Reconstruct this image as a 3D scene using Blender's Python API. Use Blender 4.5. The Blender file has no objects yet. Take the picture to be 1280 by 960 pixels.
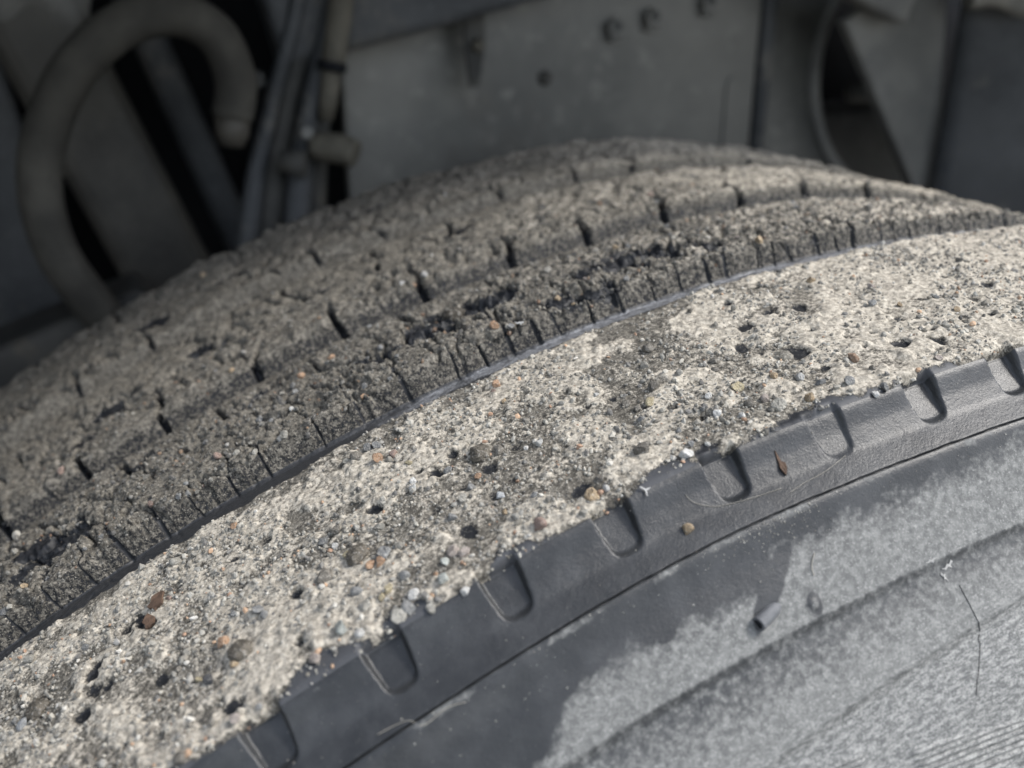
import bpy, bmesh, math, random
import numpy as np
from mathutils import Matrix, Vector

rng = np.random.default_rng(7)
random.seed(7)
R_ = math.radians
scene = bpy.context.scene
COL = scene.collection

# ------------------------------------------------------------------ camera
cam = bpy.data.objects.new("camera", bpy.data.cameras.new("camera"))
COL.objects.link(cam)
cam.location = (-0.21851, -0.1325, 0.56434)
cam.rotation_euler = (1.18021, 0.0, -0.3925)
cam.data.sensor_width = 36.0
cam.data.lens = 33.16
cam.data.clip_start = 0.005
cam.data.clip_end = 200.0
cam.data.dof.use_dof = True
cam.data.dof.focus_distance = 0.203
cam.data.dof.aperture_fstop = 11.0
scene.camera = cam

# ------------------------------------------------------------------ light
SUN_EL, SUN_AZ = R_(52), R_(-28)            # azimuth measured from +x towards +y
sun_dir = Vector((math.cos(SUN_EL) * math.cos(SUN_AZ), math.cos(SUN_EL) * math.sin(SUN_AZ), math.sin(SUN_EL)))
world = bpy.data.worlds.new("World")
scene.world = world
world.use_nodes = True
wn = world.node_tree.nodes
wl = world.node_tree.links
bg = wn["Background"]
sky = wn.new("ShaderNodeTexSky")
sky.sky_type = 'NISHITA'
sky.sun_disc = False
sky.sun_elevation = SUN_EL
sky.sun_rotation = math.pi / 2 - SUN_AZ
sky.dust_density = 1.6
sky.air_density = 1.0
sky.ozone_density = 1.0
hz = wn.new("ShaderNodeHueSaturation")          # thin overcast: a greyer sky
hz.inputs["Saturation"].default_value = 0.5
wl.new(sky.outputs[0], hz.inputs["Color"])
wl.new(hz.outputs[0], bg.inputs[0])
bg.inputs[1].default_value = 0.15
sun = bpy.data.objects.new("sun", bpy.data.lights.new("sun", 'SUN'))
COL.objects.link(sun)
sun.data.energy = 1.5
sun.data.angle = R_(12)
sun.data.color = (1.0, 0.96, 0.9)
sun.rotation_euler = (-sun_dir).to_track_quat('-Z', 'Y').to_euler()
sun.location = sun_dir * 5

scene.view_settings.view_transform = 'Standard'
scene.view_settings.look = 'None'
scene.view_settings.exposure = 1.42
scene.view_settings.gamma = 1.0
scene.cycles.max_bounces = 6

# ------------------------------------------------------------------ helpers
def tag(o, label=None, cat=None, group=None, kind=None):
    if label: o["label"] = label
    if cat: o["category"] = cat
    if group: o["group"] = group
    if kind: o["kind"] = kind
    return o


def link_mesh(name, me, mat=None, parent=None):
    o = bpy.data.objects.new(name, me)
    COL.objects.link(o)
    if mat is not None and len(me.materials) == 0:
        me.materials.append(mat)
    if parent is not None:
        o.parent = parent
        o.matrix_parent_inverse = parent.matrix_world.inverted()
    return o


def empty(name, loc=(0, 0, 0)):
    o = bpy.data.objects.new(name, None)
    o.empty_display_size = 0.02
    o.location = loc
    COL.objects.link(o)
    bpy.context.view_layer.update()
    return o


def hash01(ix, iy, seed):
    n = (ix.astype(np.int64) * 374761393 + iy.astype(np.int64) * 668265263 + seed * 982451653) & 0xFFFFFFFF
    n = ((n ^ (n >> 13)) * 1274126177) & 0xFFFFFFFF
    n = ((n ^ (n >> 16)) * 2246822519) & 0xFFFFFFFF
    n = n ^ (n >> 15)
    return (n & 0xFFFFFF).astype(np.float32) / np.float32(0xFFFFFF)


def vnoise(x, y, seed):
    x0 = np.floor(x); y0 = np.floor(y)
    fx = (x - x0).astype(np.float32); fy = (y - y0).astype(np.float32)
    ix = x0.astype(np.int64); iy = y0.astype(np.int64)
    u = fx * fx * fx * (fx * (fx * 6 - 15) + 10)
    v = fy * fy * fy * (fy * (fy * 6 - 15) + 10)
    a = hash01(ix, iy, seed); b = hash01(ix + 1, iy, seed)
    c = hash01(ix, iy + 1, seed); d = hash01(ix + 1, iy + 1, seed)
    return (a + (b - a) * u) * (1 - v) + (c + (d - c) * u) * v


def fbm(x, y, scale, seed, octs=4, gain=0.5):
    """0..1-ish, mean 0.5; scale = feature size in metres"""
    t = 0.0; amp = 1.0; tot = 0.0; s = 1.0 / scale
    for k in range(octs):
        ca, sa = math.cos(0.6 * k + 0.3), math.sin(0.6 * k + 0.3)
        t = t + amp * vnoise((x * ca - y * sa) * s + 17.3 * k, (x * sa + y * ca) * s + 9.1 * k, seed + k * 7)
        tot += amp; amp *= gain; s *= 2.03
    return t / tot


def worley(x, y, scale, seed):
    """F1, F2 (in cell units) and the random number of the nearest cell"""
    x = x / scale; y = y / scale
    ix = np.floor(x).astype(np.int64); iy = np.floor(y).astype(np.int64)
    fx = (x - ix).astype(np.float32); fy = (y - iy).astype(np.float32)
    f1 = np.full(x.shape, 9.0, np.float32); f2 = f1.copy(); rid = np.zeros(x.shape, np.float32)
    for dx in (-1, 0, 1):
        for dy in (-1, 0, 1):
            cx = ix + dx; cy = iy + dy
            px = hash01(cx, cy, seed) + dx; py = hash01(cx, cy, seed + 101) + dy
            d = (px - fx) ** 2 + (py - fy) ** 2
            near = d < f1
            f2 = np.where(near, f1, np.minimum(f2, d))
            rid = np.where(near, hash01(cx, cy, seed + 202), rid)
            f1 = np.where(near, d, f1)
    return np.sqrt(f1), np.sqrt(f2), rid


def sstep(a, b, x):
    t = np.clip((x - a) / (b - a), 0, 1)
    return t * t * (3 - 2 * t)


# ------------------------------------------------------------------ materials
def new_mat(name):
    m = bpy.data.materials.new(name)
    m.use_nodes = True
    nt = m.node_tree
    return m, nt.nodes, nt.links, nt.nodes["Principled BSDF"]


def add(nodes, typ, **kw):
    n = nodes.new(typ)
    for k, v in kw.items():
        setattr(n, k, v)
    return n


def noise(nodes, links, vec, scale, detail=4, rough=0.55):
    n = nodes.new("ShaderNodeTexNoise")
    n.inputs["Scale"].default_value = scale
    n.inputs["Detail"].default_value = detail
    n.inputs["Roughness"].default_value = rough
    links.new(vec, n.inputs["Vector"])
    return n


def ramp(nodes, links, fac, a, b):
    n = nodes.new("ShaderNodeMapRange")
    n.interpolation_type = 'SMOOTHSTEP'
    n.inputs[1].default_value = a
    n.inputs[2].default_value = b
    links.new(fac, n.inputs[0])
    return n.outputs[0]


def mixc(nodes, links, fac, a, b):
    n = nodes.new("ShaderNodeMix")
    n.data_type = 'RGBA'
    for sock, v in ((n.inputs[0], fac), (n.inputs[6], a), (n.inputs[7], b)):
        if hasattr(v, "is_linked"):
            links.new(v, sock)
        elif isinstance(v, (int, float)):
            sock.default_value = v
        else:
            sock.default_value = (*v, 1.0)
    return n.outputs[2]


def mth(nodes, links, op, a, b=None):
    n = nodes.new("ShaderNodeMath")
    n.operation = op
    for sock, v in ((n.inputs[0], a), (n.inputs[1], b)):
        if v is None: continue
        if hasattr(v, "is_linked"): links.new(v, sock)
        else: sock.default_value = v
    return n.outputs[0]


def tread_material():
    m, N, L, P = new_mat("muddy_rubber")
    co = add(N, "ShaderNodeTexCoord").outputs["Object"]
    dust = add(N, "ShaderNodeAttribute", attribute_name="dust").outputs["Fac"]
    mud = add(N, "ShaderNodeAttribute", attribute_name="mud").outputs["Fac"]
    g1 = noise(N, L, co, 2600, 3, 0.7).outputs["Fac"]        # sand grain, under half a millimetre
    g2 = noise(N, L, co, 900, 4, 0.65).outputs["Fac"]
    g3 = noise(N, L, co, 160, 4, 0.6).outputs["Fac"]
    rub = mixc(N, L, ramp(N, L, g2, 0.45, 0.75), (0.014, 0.015, 0.017), (0.030, 0.031, 0.034))
    lip_sheen = add(N, "ShaderNodeAttribute", attribute_name="clean").outputs["Fac"]
    rub = mixc(N, L, lip_sheen, rub, (0.052, 0.054, 0.058))  # bare lip rubber lightened, a painted highlight of the lit bevel
    mudc = mixc(N, L, ramp(N, L, g2, 0.3, 0.72), (0.036, 0.033, 0.028), (0.180, 0.166, 0.140))
    mudc = mixc(N, L, mth(N, L, 'MULTIPLY', ramp(N, L, g3, 0.45, 0.7), 0.5), mudc, (0.050, 0.045, 0.036))
    mudc = mixc(N, L, mth(N, L, 'MULTIPLY', ramp(N, L, g1, 0.57, 0.70), 0.7), mudc, (0.38, 0.36, 0.315))  # sand speckle, brightened further to paint in wet glints
    dustc = mixc(N, L, ramp(N, L, g2, 0.35, 0.65), (0.205, 0.187, 0.155), (0.450, 0.412, 0.345))
    dustc = mixc(N, L, mth(N, L, 'MULTIPLY', ramp(N, L, g1, 0.52, 0.36), 0.36), dustc, (0.125, 0.116, 0.098))
    # ragged covering
    rag = mth(N, L, 'MULTIPLY', mth(N, L, 'SUBTRACT', g2, 0.5), 1.1)
    rag1 = mth(N, L, 'MULTIPLY', mth(N, L, 'SUBTRACT', g1, 0.5), 1.1)
    rag = mth(N, L, 'ADD', rag, rag1)
    fm = ramp(N, L, mth(N, L, 'ADD', mud, rag), 0.30, 0.62)
    fd = ramp(N, L, mth(N, L, 'ADD', dust, rag), 0.30, 0.80)
    c = mixc(N, L, fm, rub, mudc)
    c = mixc(N, L, fd, c, dustc)
    L.new(c, P.inputs["Base Color"])
    cov = mth(N, L, 'MAXIMUM', fm, fd)
    ro = N.new("ShaderNodeMapRange")
    L.new(cov, ro.inputs[0]); ro.inputs[3].default_value = 0.5; ro.inputs[4].default_value = 0.92
    L.new(ro.outputs[0], P.inputs["Roughness"])
    P.inputs["Specular IOR Level"].default_value = 0.22
    b = add(N, "ShaderNodeBump")
    b.inputs["Strength"].default_value = 0.72
    b.inputs["Distance"].default_value = 0.00035
    hgt = mth(N, L, 'ADD', mth(N, L, 'MULTIPLY', g1, 0.6), g2)
    hgt = mth(N, L, 'MULTIPLY', hgt, mth(N, L, 'ADD', mth(N, L, 'MULTIPLY', cov, 0.85), 0.15))
    L.new(hgt, b.inputs["Height"]); L.new(b.outputs[0], P.inputs["Normal"])
    return m


def strip_material():
    m, N, L, P = new_mat("scratched_sheen_rubber")
    co = add(N, "ShaderNodeTexCoord").outputs["Object"]
    uv = add(N, "ShaderNodeUVMap", uv_map="UVMap").outputs["UV"]
    strip_sheen = add(N, "ShaderNodeAttribute", attribute_name="dust").outputs["Fac"]  # sky sheen of the groove strip, painted into its colour
    mp = add(N, "ShaderNodeMapping"); mp.inputs["Scale"].default_value = (0.25, 1.0, 1.0); L.new(uv, mp.inputs["Vector"])
    st = noise(N, L, mp.outputs[0], 190, 4, 0.7).outputs["Fac"]
    g1 = noise(N, L, co, 2200, 3, 0.7).outputs["Fac"]
    pale = mixc(N, L, ramp(N, L, st, 0.38, 0.62), (0.060, 0.062, 0.066), (0.235, 0.243, 0.255))
    pale = mixc(N, L, mth(N, L, 'MULTIPLY', ramp(N, L, g1, 0.55, 0.38), 0.6), pale, (0.05, 0.052, 0.058))
    c = mixc(N, L, ramp(N, L, mth(N, L, 'ADD', strip_sheen, mth(N, L, 'MULTIPLY', mth(N, L, 'SUBTRACT', g1, 0.5), 0.7)), 0.15, 0.75), (0.022, 0.023, 0.025), pale)
    L.new(c, P.inputs["Base Color"]); P.inputs["Roughness"].default_value = 0.5
    b = add(N, "ShaderNodeBump"); b.inputs["Strength"].default_value = 0.6; b.inputs["Distance"].default_value = 0.0002
    L.new(mth(N, L, 'ADD', st, g1), b.inputs["Height"]); L.new(b.outputs[0], P.inputs["Normal"])
    return m


def side_material():
    m, N, L, P = new_mat("sidewall_rubber")
    co = add(N, "ShaderNodeTexCoord").outputs["Object"]
    uv = add(N, "ShaderNodeUVMap", uv_map="UVMap").outputs["UV"]
    dust = add(N, "ShaderNodeAttribute", attribute_name="dust").outputs["Fac"]
    scr = add(N, "ShaderNodeAttribute", attribute_name="scuff").outputs["Fac"]
    g1 = noise(N, L, co, 2300, 3, 0.75).outputs["Fac"]
    g2 = noise(N, L, co, 700, 4, 0.65).outputs["Fac"]
    g3 = noise(N, L, co, 130, 5, 0.6).outputs["Fac"]
    mp = add(N, "ShaderNodeMapping")
    mp.inputs["Rotation"].default_value = (0, 0, R_(-27))
    mp.inputs["Scale"].default_value = (0.30, 1.0, 1.0)
    L.new(uv, mp.inputs["Vector"])
    st = noise(N, L, mp.outputs[0], 120, 7, 0.85).outputs["Fac"]
    st = mth(N, L, 'ADD', mth(N, L, 'MULTIPLY', st, 0.72), mth(N, L, 'MULTIPLY', g1, 0.28))     # uv is in decimetres
    rub = mixc(N, L, ramp(N, L, g3, 0.35, 0.7), (0.016, 0.0172, 0.0185), (0.032, 0.0335, 0.035))
    rub = mixc(N, L, mth(N, L, 'MULTIPLY', ramp(N, L, g1, 0.66, 0.74), 0.5), rub, (0.2, 0.2, 0.19))
    pale = mixc(N, L, ramp(N, L, g2, 0.35, 0.7), (0.092, 0.094, 0.092), (0.170, 0.172, 0.166))
    pale = mixc(N, L, mth(N, L, 'MULTIPLY', ramp(N, L, g1, 0.54, 0.70), 0.6), pale, (0.36, 0.36, 0.345))
    pale = mixc(N, L, mth(N, L, 'MULTIPLY', ramp(N, L, g1, 0.46, 0.32), 0.4), pale, (0.07, 0.075, 0.078))
    stre = mixc(N, L, ramp(N, L, st, 0.44, 0.60), (0.080, 0.082, 0.081), (0.34, 0.34, 0.325))
    rag = mth(N, L, 'MULTIPLY', mth(N, L, 'SUBTRACT', g2, 0.5), 0.8)
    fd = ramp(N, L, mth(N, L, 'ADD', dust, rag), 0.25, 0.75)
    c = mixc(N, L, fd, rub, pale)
    c = mixc(N, L, mth(N, L, 'MULTIPLY', scr, 0.8), c, stre)
    L.new(c, P.inputs["Base Color"])
    ro = N.new("ShaderNodeMapRange")
    L.new(fd, ro.inputs[0]); ro.inputs[3].default_value = 0.34; ro.inputs[4].default_value = 0.8
    L.new(ro.outputs[0], P.inputs["Roughness"])
    P.inputs["Specular IOR Level"].default_value = 0.36
    b = add(N, "ShaderNodeBump")
    b.inputs["Strength"].default_value = 0.55
    b.inputs["Distance"].default_value = 0.00022
    hh = mth(N, L, 'ADD', mth(N, L, 'MULTIPLY', g1, 0.7), mth(N, L, 'MULTIPLY', g2, 0.8))
    hh = mth(N, L, 'ADD', hh, mth(N, L, 'MULTIPLY', mth(N, L, 'MULTIPLY', st, scr), 0.7))
    L.new(hh, b.inputs["Height"]); L.new(b.outputs[0], P.inputs["Normal"])
    return m


def stone_mat(name, base, var=0.35, spec=0.3):
    m, N, L, P = new_mat(name)
    co = add(N, "ShaderNodeTexCoord").outputs["Object"]
    info = add(N, "ShaderNodeObjectInfo").outputs["Random"]
    a = noise(N, L, co, 1.1, 5, 0.65).outputs["Fac"]         # pebble meshes are one unit across
    g = noise(N, L, co, 7.0, 3, 0.7).outputs["Fac"]
    dk = tuple(v * (1 - var) for v in base)
    lt = tuple(min(0.9, v * (1 + var * 0.6)) for v in base)
    c = mixc(N, L, ramp(N, L, a, 0.3, 0.7), dk, lt)
    c = mixc(N, L, mth(N, L, 'MULTIPLY', ramp(N, L, g, 0.52, 0.68), 0.55), c, (0.42, 0.40, 0.36))
    hsv = add(N, "ShaderNodeHueSaturation")
    mr = N.new("ShaderNodeMapRange"); L.new(info, mr.inputs[0]); mr.inputs[3].default_value = 0.75; mr.inputs[4].default_value = 1.15
    L.new(mr.outputs[0], hsv.inputs["Value"]); L.new(c, hsv.inputs["Color"])
    L.new(hsv.outputs[0], P.inputs["Base Color"])
    P.inputs["Roughness"].default_value = 0.75
    P.inputs["Specular IOR Level"].default_value = spec
    b = add(N, "ShaderNodeBump"); b.inputs["Strength"].default_value = 0.5; b.inputs["Distance"].default_value = 0.06
    L.new(mth(N, L, 'ADD', g, a), b.inputs["Height"]); L.new(b.outputs[0], P.inputs["Normal"])
    return m


def metal_mat(name, dark, light, scale=18, rough=0.6, spec=0.35, spot=None):
    m, N, L, P = new_mat(name)
    co = add(N, "ShaderNodeTexCoord").outputs["Object"]
    a = noise(N, L, co, scale, 6, 0.62).outputs["Fac"]
    g = noise(N, L, co, scale * 14, 4, 0.6).outputs["Fac"]
    c = mixc(N, L, ramp(N, L, a, 0.3, 0.7), dark, light)
    if spot:
        s = noise(N, L, co, scale * 1.7, 5, 0.7).outputs["Fac"]
        c = mixc(N, L, mth(N, L, 'MULTIPLY', ramp(N, L, s, 0.55, 0.72), 0.7), c, spot)
    c = mixc(N, L, mth(N, L, 'MULTIPLY', ramp(N, L, g, 0.55, 0.75), 0.35), c, tuple(v * 1.8 for v in light))
    lo = noise(N, L, co, scale * 0.42, 3, 0.5).outputs["Fac"]
    c = mixc(N, L, mth(N, L, 'MULTIPLY', ramp(N, L, lo, 0.46, 0.66), 0.45), c, tuple(v * 0.55 for v in dark))
    L.new(c, P.inputs["Base Color"])
    P.inputs["Roughness"].default_value = rough
    P.inputs["Specular IOR Level"].default_value = spec
    b = add(N, "ShaderNodeBump"); b.inputs["Strength"].default_value = 0.3; b.inputs["Distance"].default_value = 0.001
    L.new(mth(N, L, 'ADD', g, a), b.inputs["Height"]); L.new(b.outputs[0], P.inputs["Normal"])
    return m


M_TREAD = tread_material()
M_SIDE = side_material()
M_STRIP = strip_material()
M_RUBBER = metal_mat("plain_rubber", (0.075, 0.079, 0.086), (0.12, 0.125, 0.132), 300, 0.5)
M_PLATE = metal_mat("dusty_grey_paint", (0.045, 0.047, 0.045), (0.155, 0.153, 0.138), 6, 0.42, 0.55, spot=(0.06, 0.055, 0.048))
M_PLATE2 = metal_mat("dark_grey_paint", (0.030, 0.033, 0.036), (0.070, 0.073, 0.076), 16, 0.6, 0.3, spot=(0.17, 0.16, 0.14))
M_GUSSET = metal_mat("dusty_plastic", (0.11, 0.111, 0.107), (0.195, 0.192, 0.177), 20, 0.75, 0.25)
M_BLACK = metal_mat("near_black", (0.006, 0.007, 0.009), (0.014, 0.015, 0.017), 10, 0.85, 0.1)
M_STRUT = metal_mat("grimy_steel", (0.030, 0.031, 0.030), (0.068, 0.066, 0.060), 22, 0.7, 0.25, spot=(0.10, 0.088, 0.066))
M_HOSE = metal_mat("dusty_hose_rubber", (0.038, 0.0365, 0.032), (0.072, 0.068, 0.058), 40, 0.85, 0.2)
M_BEAM = metal_mat("brownish_steel", (0.042, 0.040, 0.036), (0.082, 0.078, 0.067), 22, 0.6, 0.35)
M_BRASS = metal_mat("dirty_brass", (0.034, 0.031, 0.026), (0.06, 0.054, 0.044), 60, 0.6, 0.4)
M_TAN = metal_mat("dusty_tan_pipe", (0.065, 0.06, 0.048), (0.12, 0.11, 0.088), 50, 0.75, 0.25)
M_LINER = metal_mat("wheel_arch_plastic", (0.06, 0.061, 0.062), (0.12, 0.12, 0.115), 12, 0.8, 0.2)

# ------------------------------------------------------------------ tyre
# profile as (y, r): y = along the axle (negative = outboard), r = radius
PROF = np.array([
    (0.150, 0.290), (0.215, 0.330), (0.252, 0.400), (0.262, 0.450), (0.260, 0.480), (0.2535, 0.498),   # inner sidewall
    (0.2470, 0.5045), (0.2400, 0.5068), (0.1885, 0.5068),                                               # rib 4
    (0.1860, 0.5020), (0.1780, 0.5020),                                                                 # groove 3
    (0.1757, 0.5050), (0.1262, 0.5062),                                                                 # rib 3
    (0.1238, 0.5005), (0.1168, 0.5005),                                                                 # groove 2
    (0.1147, 0.5036), (0.0950, 0.5054), (0.0722, 0.5060),                                                                 # rib 2
    (0.0700, 0.4998), (0.0622, 0.5006),                                                                 # groove 1
    (0.0604, 0.5029), (0.0016, 0.4984),                                                                 # shoulder rib
    (0.0000, 0.4974), (-0.0022, 0.4940), (-0.0052, 0.4909), (-0.0112, 0.4880),                                                                # buttress band
    (-0.0217, 0.4730), (-0.0320, 0.4600), (-0.0435, 0.4400), (-0.0490, 0.4150), (-0.0500, 0.3900),
    (-0.0440, 0.3550), (-0.0300, 0.3150), (-0.0150, 0.2900)])
seg = np.hypot(np.diff(PROF[:, 0]), np.diff(PROF[:, 1]))
CUM = np.concatenate([[0], np.cumsum(seg)])
iE = 22                                     # the shoulder edge
U0 = CUM[iE]
fine = np.arange(0, CUM[-1], 0.0001)
fy = np.interp(fine, CUM, PROF[:, 0]); fr = np.interp(fine, CUM, PROF[:, 1])
k = np.exp(-0.5 * (np.arange(-24, 25) / 6.0) ** 2); k /= k.sum()      # small fillets on every corner
fy = np.convolve(np.pad(fy, 24, mode='edge'), k, 'valid'); fr = np.convolve(np.pad(fr, 24, mode='edge'), k, 'valid')
k2 = np.exp(-0.5 * (np.arange(-150, 151) / 45.0) ** 2); k2 /= k2.sum()  # the sidewall below the crease bends gently
sy = np.convolve(np.pad(fy, 150, mode='edge'), k2, 'valid'); sr = np.convolve(np.pad(fr, 150, mode='edge'), k2, 'valid')
wgt = sstep(0.0150, 0.0260, fine - U0)
fy = fy * (1 - wgt) + sy * wgt; fr = fr * (1 - wgt) + sr * wgt
ty = np.gradient(fy); tr = np.gradient(fr); tn = np.hypot(ty, tr)
ny = tr / tn; nr = -ty / tn                 # outward normal of the profile
ns = np.exp(-0.5 * (np.arange(-30, 31) / 8.0) ** 2); ns /= ns.sum()
ny = np.convolve(np.pad(ny, 30, mode='edge'), ns, 'valid'); nr = np.convolve(np.pad(nr, 30, mode='edge'), ns, 'valid')


def prof_at(u):
    return np.interp(u, fine, fy), np.interp(u, fine, fr), np.interp(u, fine, ny), np.interp(u, fine, nr)


def u_of_y(y):                              # tread tops and groove walls, y >= 0
    i = np.argmin(np.abs(fy[fine < U0 + 0.0002] - y))
    return fine[i]


RR = 0.5                                    # arc metres per radian used for textures
PITS = [(109.49, 33.8, 3.6), (108.82, 37.8, 2.4), (109.73, 37.3, 1.7), (110.4, 35.4, 1.7), (111.07, 33.5, 3.3), (109.61, 14.1, 3.6), (108.3, 27.9, 2.8), (109.05, 26.0, 1.4), (108.62, 19.5, 1.9), (107.47, 30.0, 2.0), (104.97, 35.1, 2.8), (104.7, 31.4, 2.4), (104.3, 34.6, 1.7), (105.41, 32.4, 1.7), (103.83, 20.0, 1.7), (106.95, 9.0, 3.7), (103.98, 3.6, 4.3), (104.26, 2.8, 3.1), (101.85, 1.2, 4.1), (102.16, 1.2, 3.4), (101.57, 1.7, 2.8), (99.31, 40.0, 4.9), (99.99, 22.2, 5.2), (100.94, 31.1, 3.2), (99.07, 27.6, 4.7), (99.95, 13.6, 2.4), (98.6, 15.5, 2.8), (97.81, 11.7, 3.8), (96.94, 9.5, 3.5), (96.66, 13.6, 2.5), (99.83, 50.7, 2.7), (100.26, 38.1, 2.6), (98.44, 39.4, 2.7), (97.53, 29.2, 2.6), (96.86, 22.2, 2.5), (97.93, 19.5, 1.8), (96.78, 17.9, 1.4), (100.78, 26.5, 2.1), (118.28, 36.5, 3.1), (118.08, 38.1, 3.2), (118.24, 32.2, 3.4), (118.56, 27.3, 3.3), (117.92, 30.3, 2.7), (116.97, 42.4, 3.6), (117.29, 43.2, 2.3), (116.7, 23.0, 2.7), (115.39, 6.0, 2.8), (115.15, 5.8, 2.2), (115.98, 7.7, 2.2), (114.52, 43.5, 2.6), (114.12, 44.8, 1.5), (112.86, 41.9, 1.5), (113.61, 43.2, 2.3), (113.37, 21.9, 2.7), (113.77, 10.1, 2.0), (116.7, 39.7, 2.2), (108.3, 37.8, 2.0), (92.94, 44.0, 2.5), (93.85, 35.4, 2.4), (97.17, 26.0, 1.8), (93.21, 27.9, 2.7), (94.36, 21.9, 2.2), (92.34, 30.3, 2.0), (94.68, 13.6, 2.9), (89.17, 50.2, 2.6), (95.51, 27.9, 1.9), (93.69, 16.5, 2.6), (95.67, 13.0, 2.5), (105.77, 38.9, 1.8), (106.4, 35.9, 2.1), (108.06, 21.1, 1.4), (112.42, 2.0, 1.7), (111.79, 35.7, 1.5), (109.89, 23.5, 1.4)]
WET = [(106.68, 94.7, 11), (105.33, 94.5, 8), (103.11, 76.5, 7), (100.86, 90.4, 9), (99.43, 87.8, 9), (98.44, 82.3, 7), (108.82, 89.6, 7), (118.72, 86.6, 10), (120.02, 96.4, 7), (113.3, 78.0, 3), (112.1, 108, 4), (104.6, 100, 5), (116.6, 150, 7), (113.6, 158, 6), (118.6, 141, 6), (108.4, 152, 5), (103.6, 158, 5), (111.2, 205, 6), (105.2, 212, 6), (99.8, 160, 4), (115.2, 205, 6), (116.2, 104, 4)]
NOTCHES = [114.95, 112.22, 109.48, 106.75, 103.98, 101.25, 98.60, 96.10]
NOTCHES = [114.95 + 2.7 * i for i in (4, 3, 2, 1)] + NOTCHES + [96.10 - 2.65 * i for i in (1, 2, 3, 4, 5, 6)]
SIPES = [117.17, 116.0, 115.0, 113.9, 113.01, 111.39, 110.2, 108.74, 107.31, 106.4, 105.49, 104.7, 103.95, 103.0, 101.89, 100.9, 99.91] + [99.0 - 0.80 * i + 0.2 * math.sin(i * 2.1) for i in range(20)] + [118.2 + 1.05 * i for i in range(8)]
GAPS = [118.3 + 3.1 * i for i in (2, 1)] + [118.3, 115.43, 112.14, 109.09, 106.04, 102.84, 99.83, 96.70, 93.49] + [90.4 - 3.1 * i for i in range(4)]
BOUND_T = np.array([96.58, 99.11, 100.78, 101.81, 102.4, 103.51, 104.06, 104.40, 105.25, 106.2, 107.07, 107.79, 108.78, 109.61, 110.24, 111.43])
BOUND_V = np.array([15.8, 16.9, 18.0, 18.0, 18.8, 19.1, 19.3, 23.7, 23.4, 22.6, 23.7, 22.0, 22.8, 25.0, 30.1, 33.9])


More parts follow.
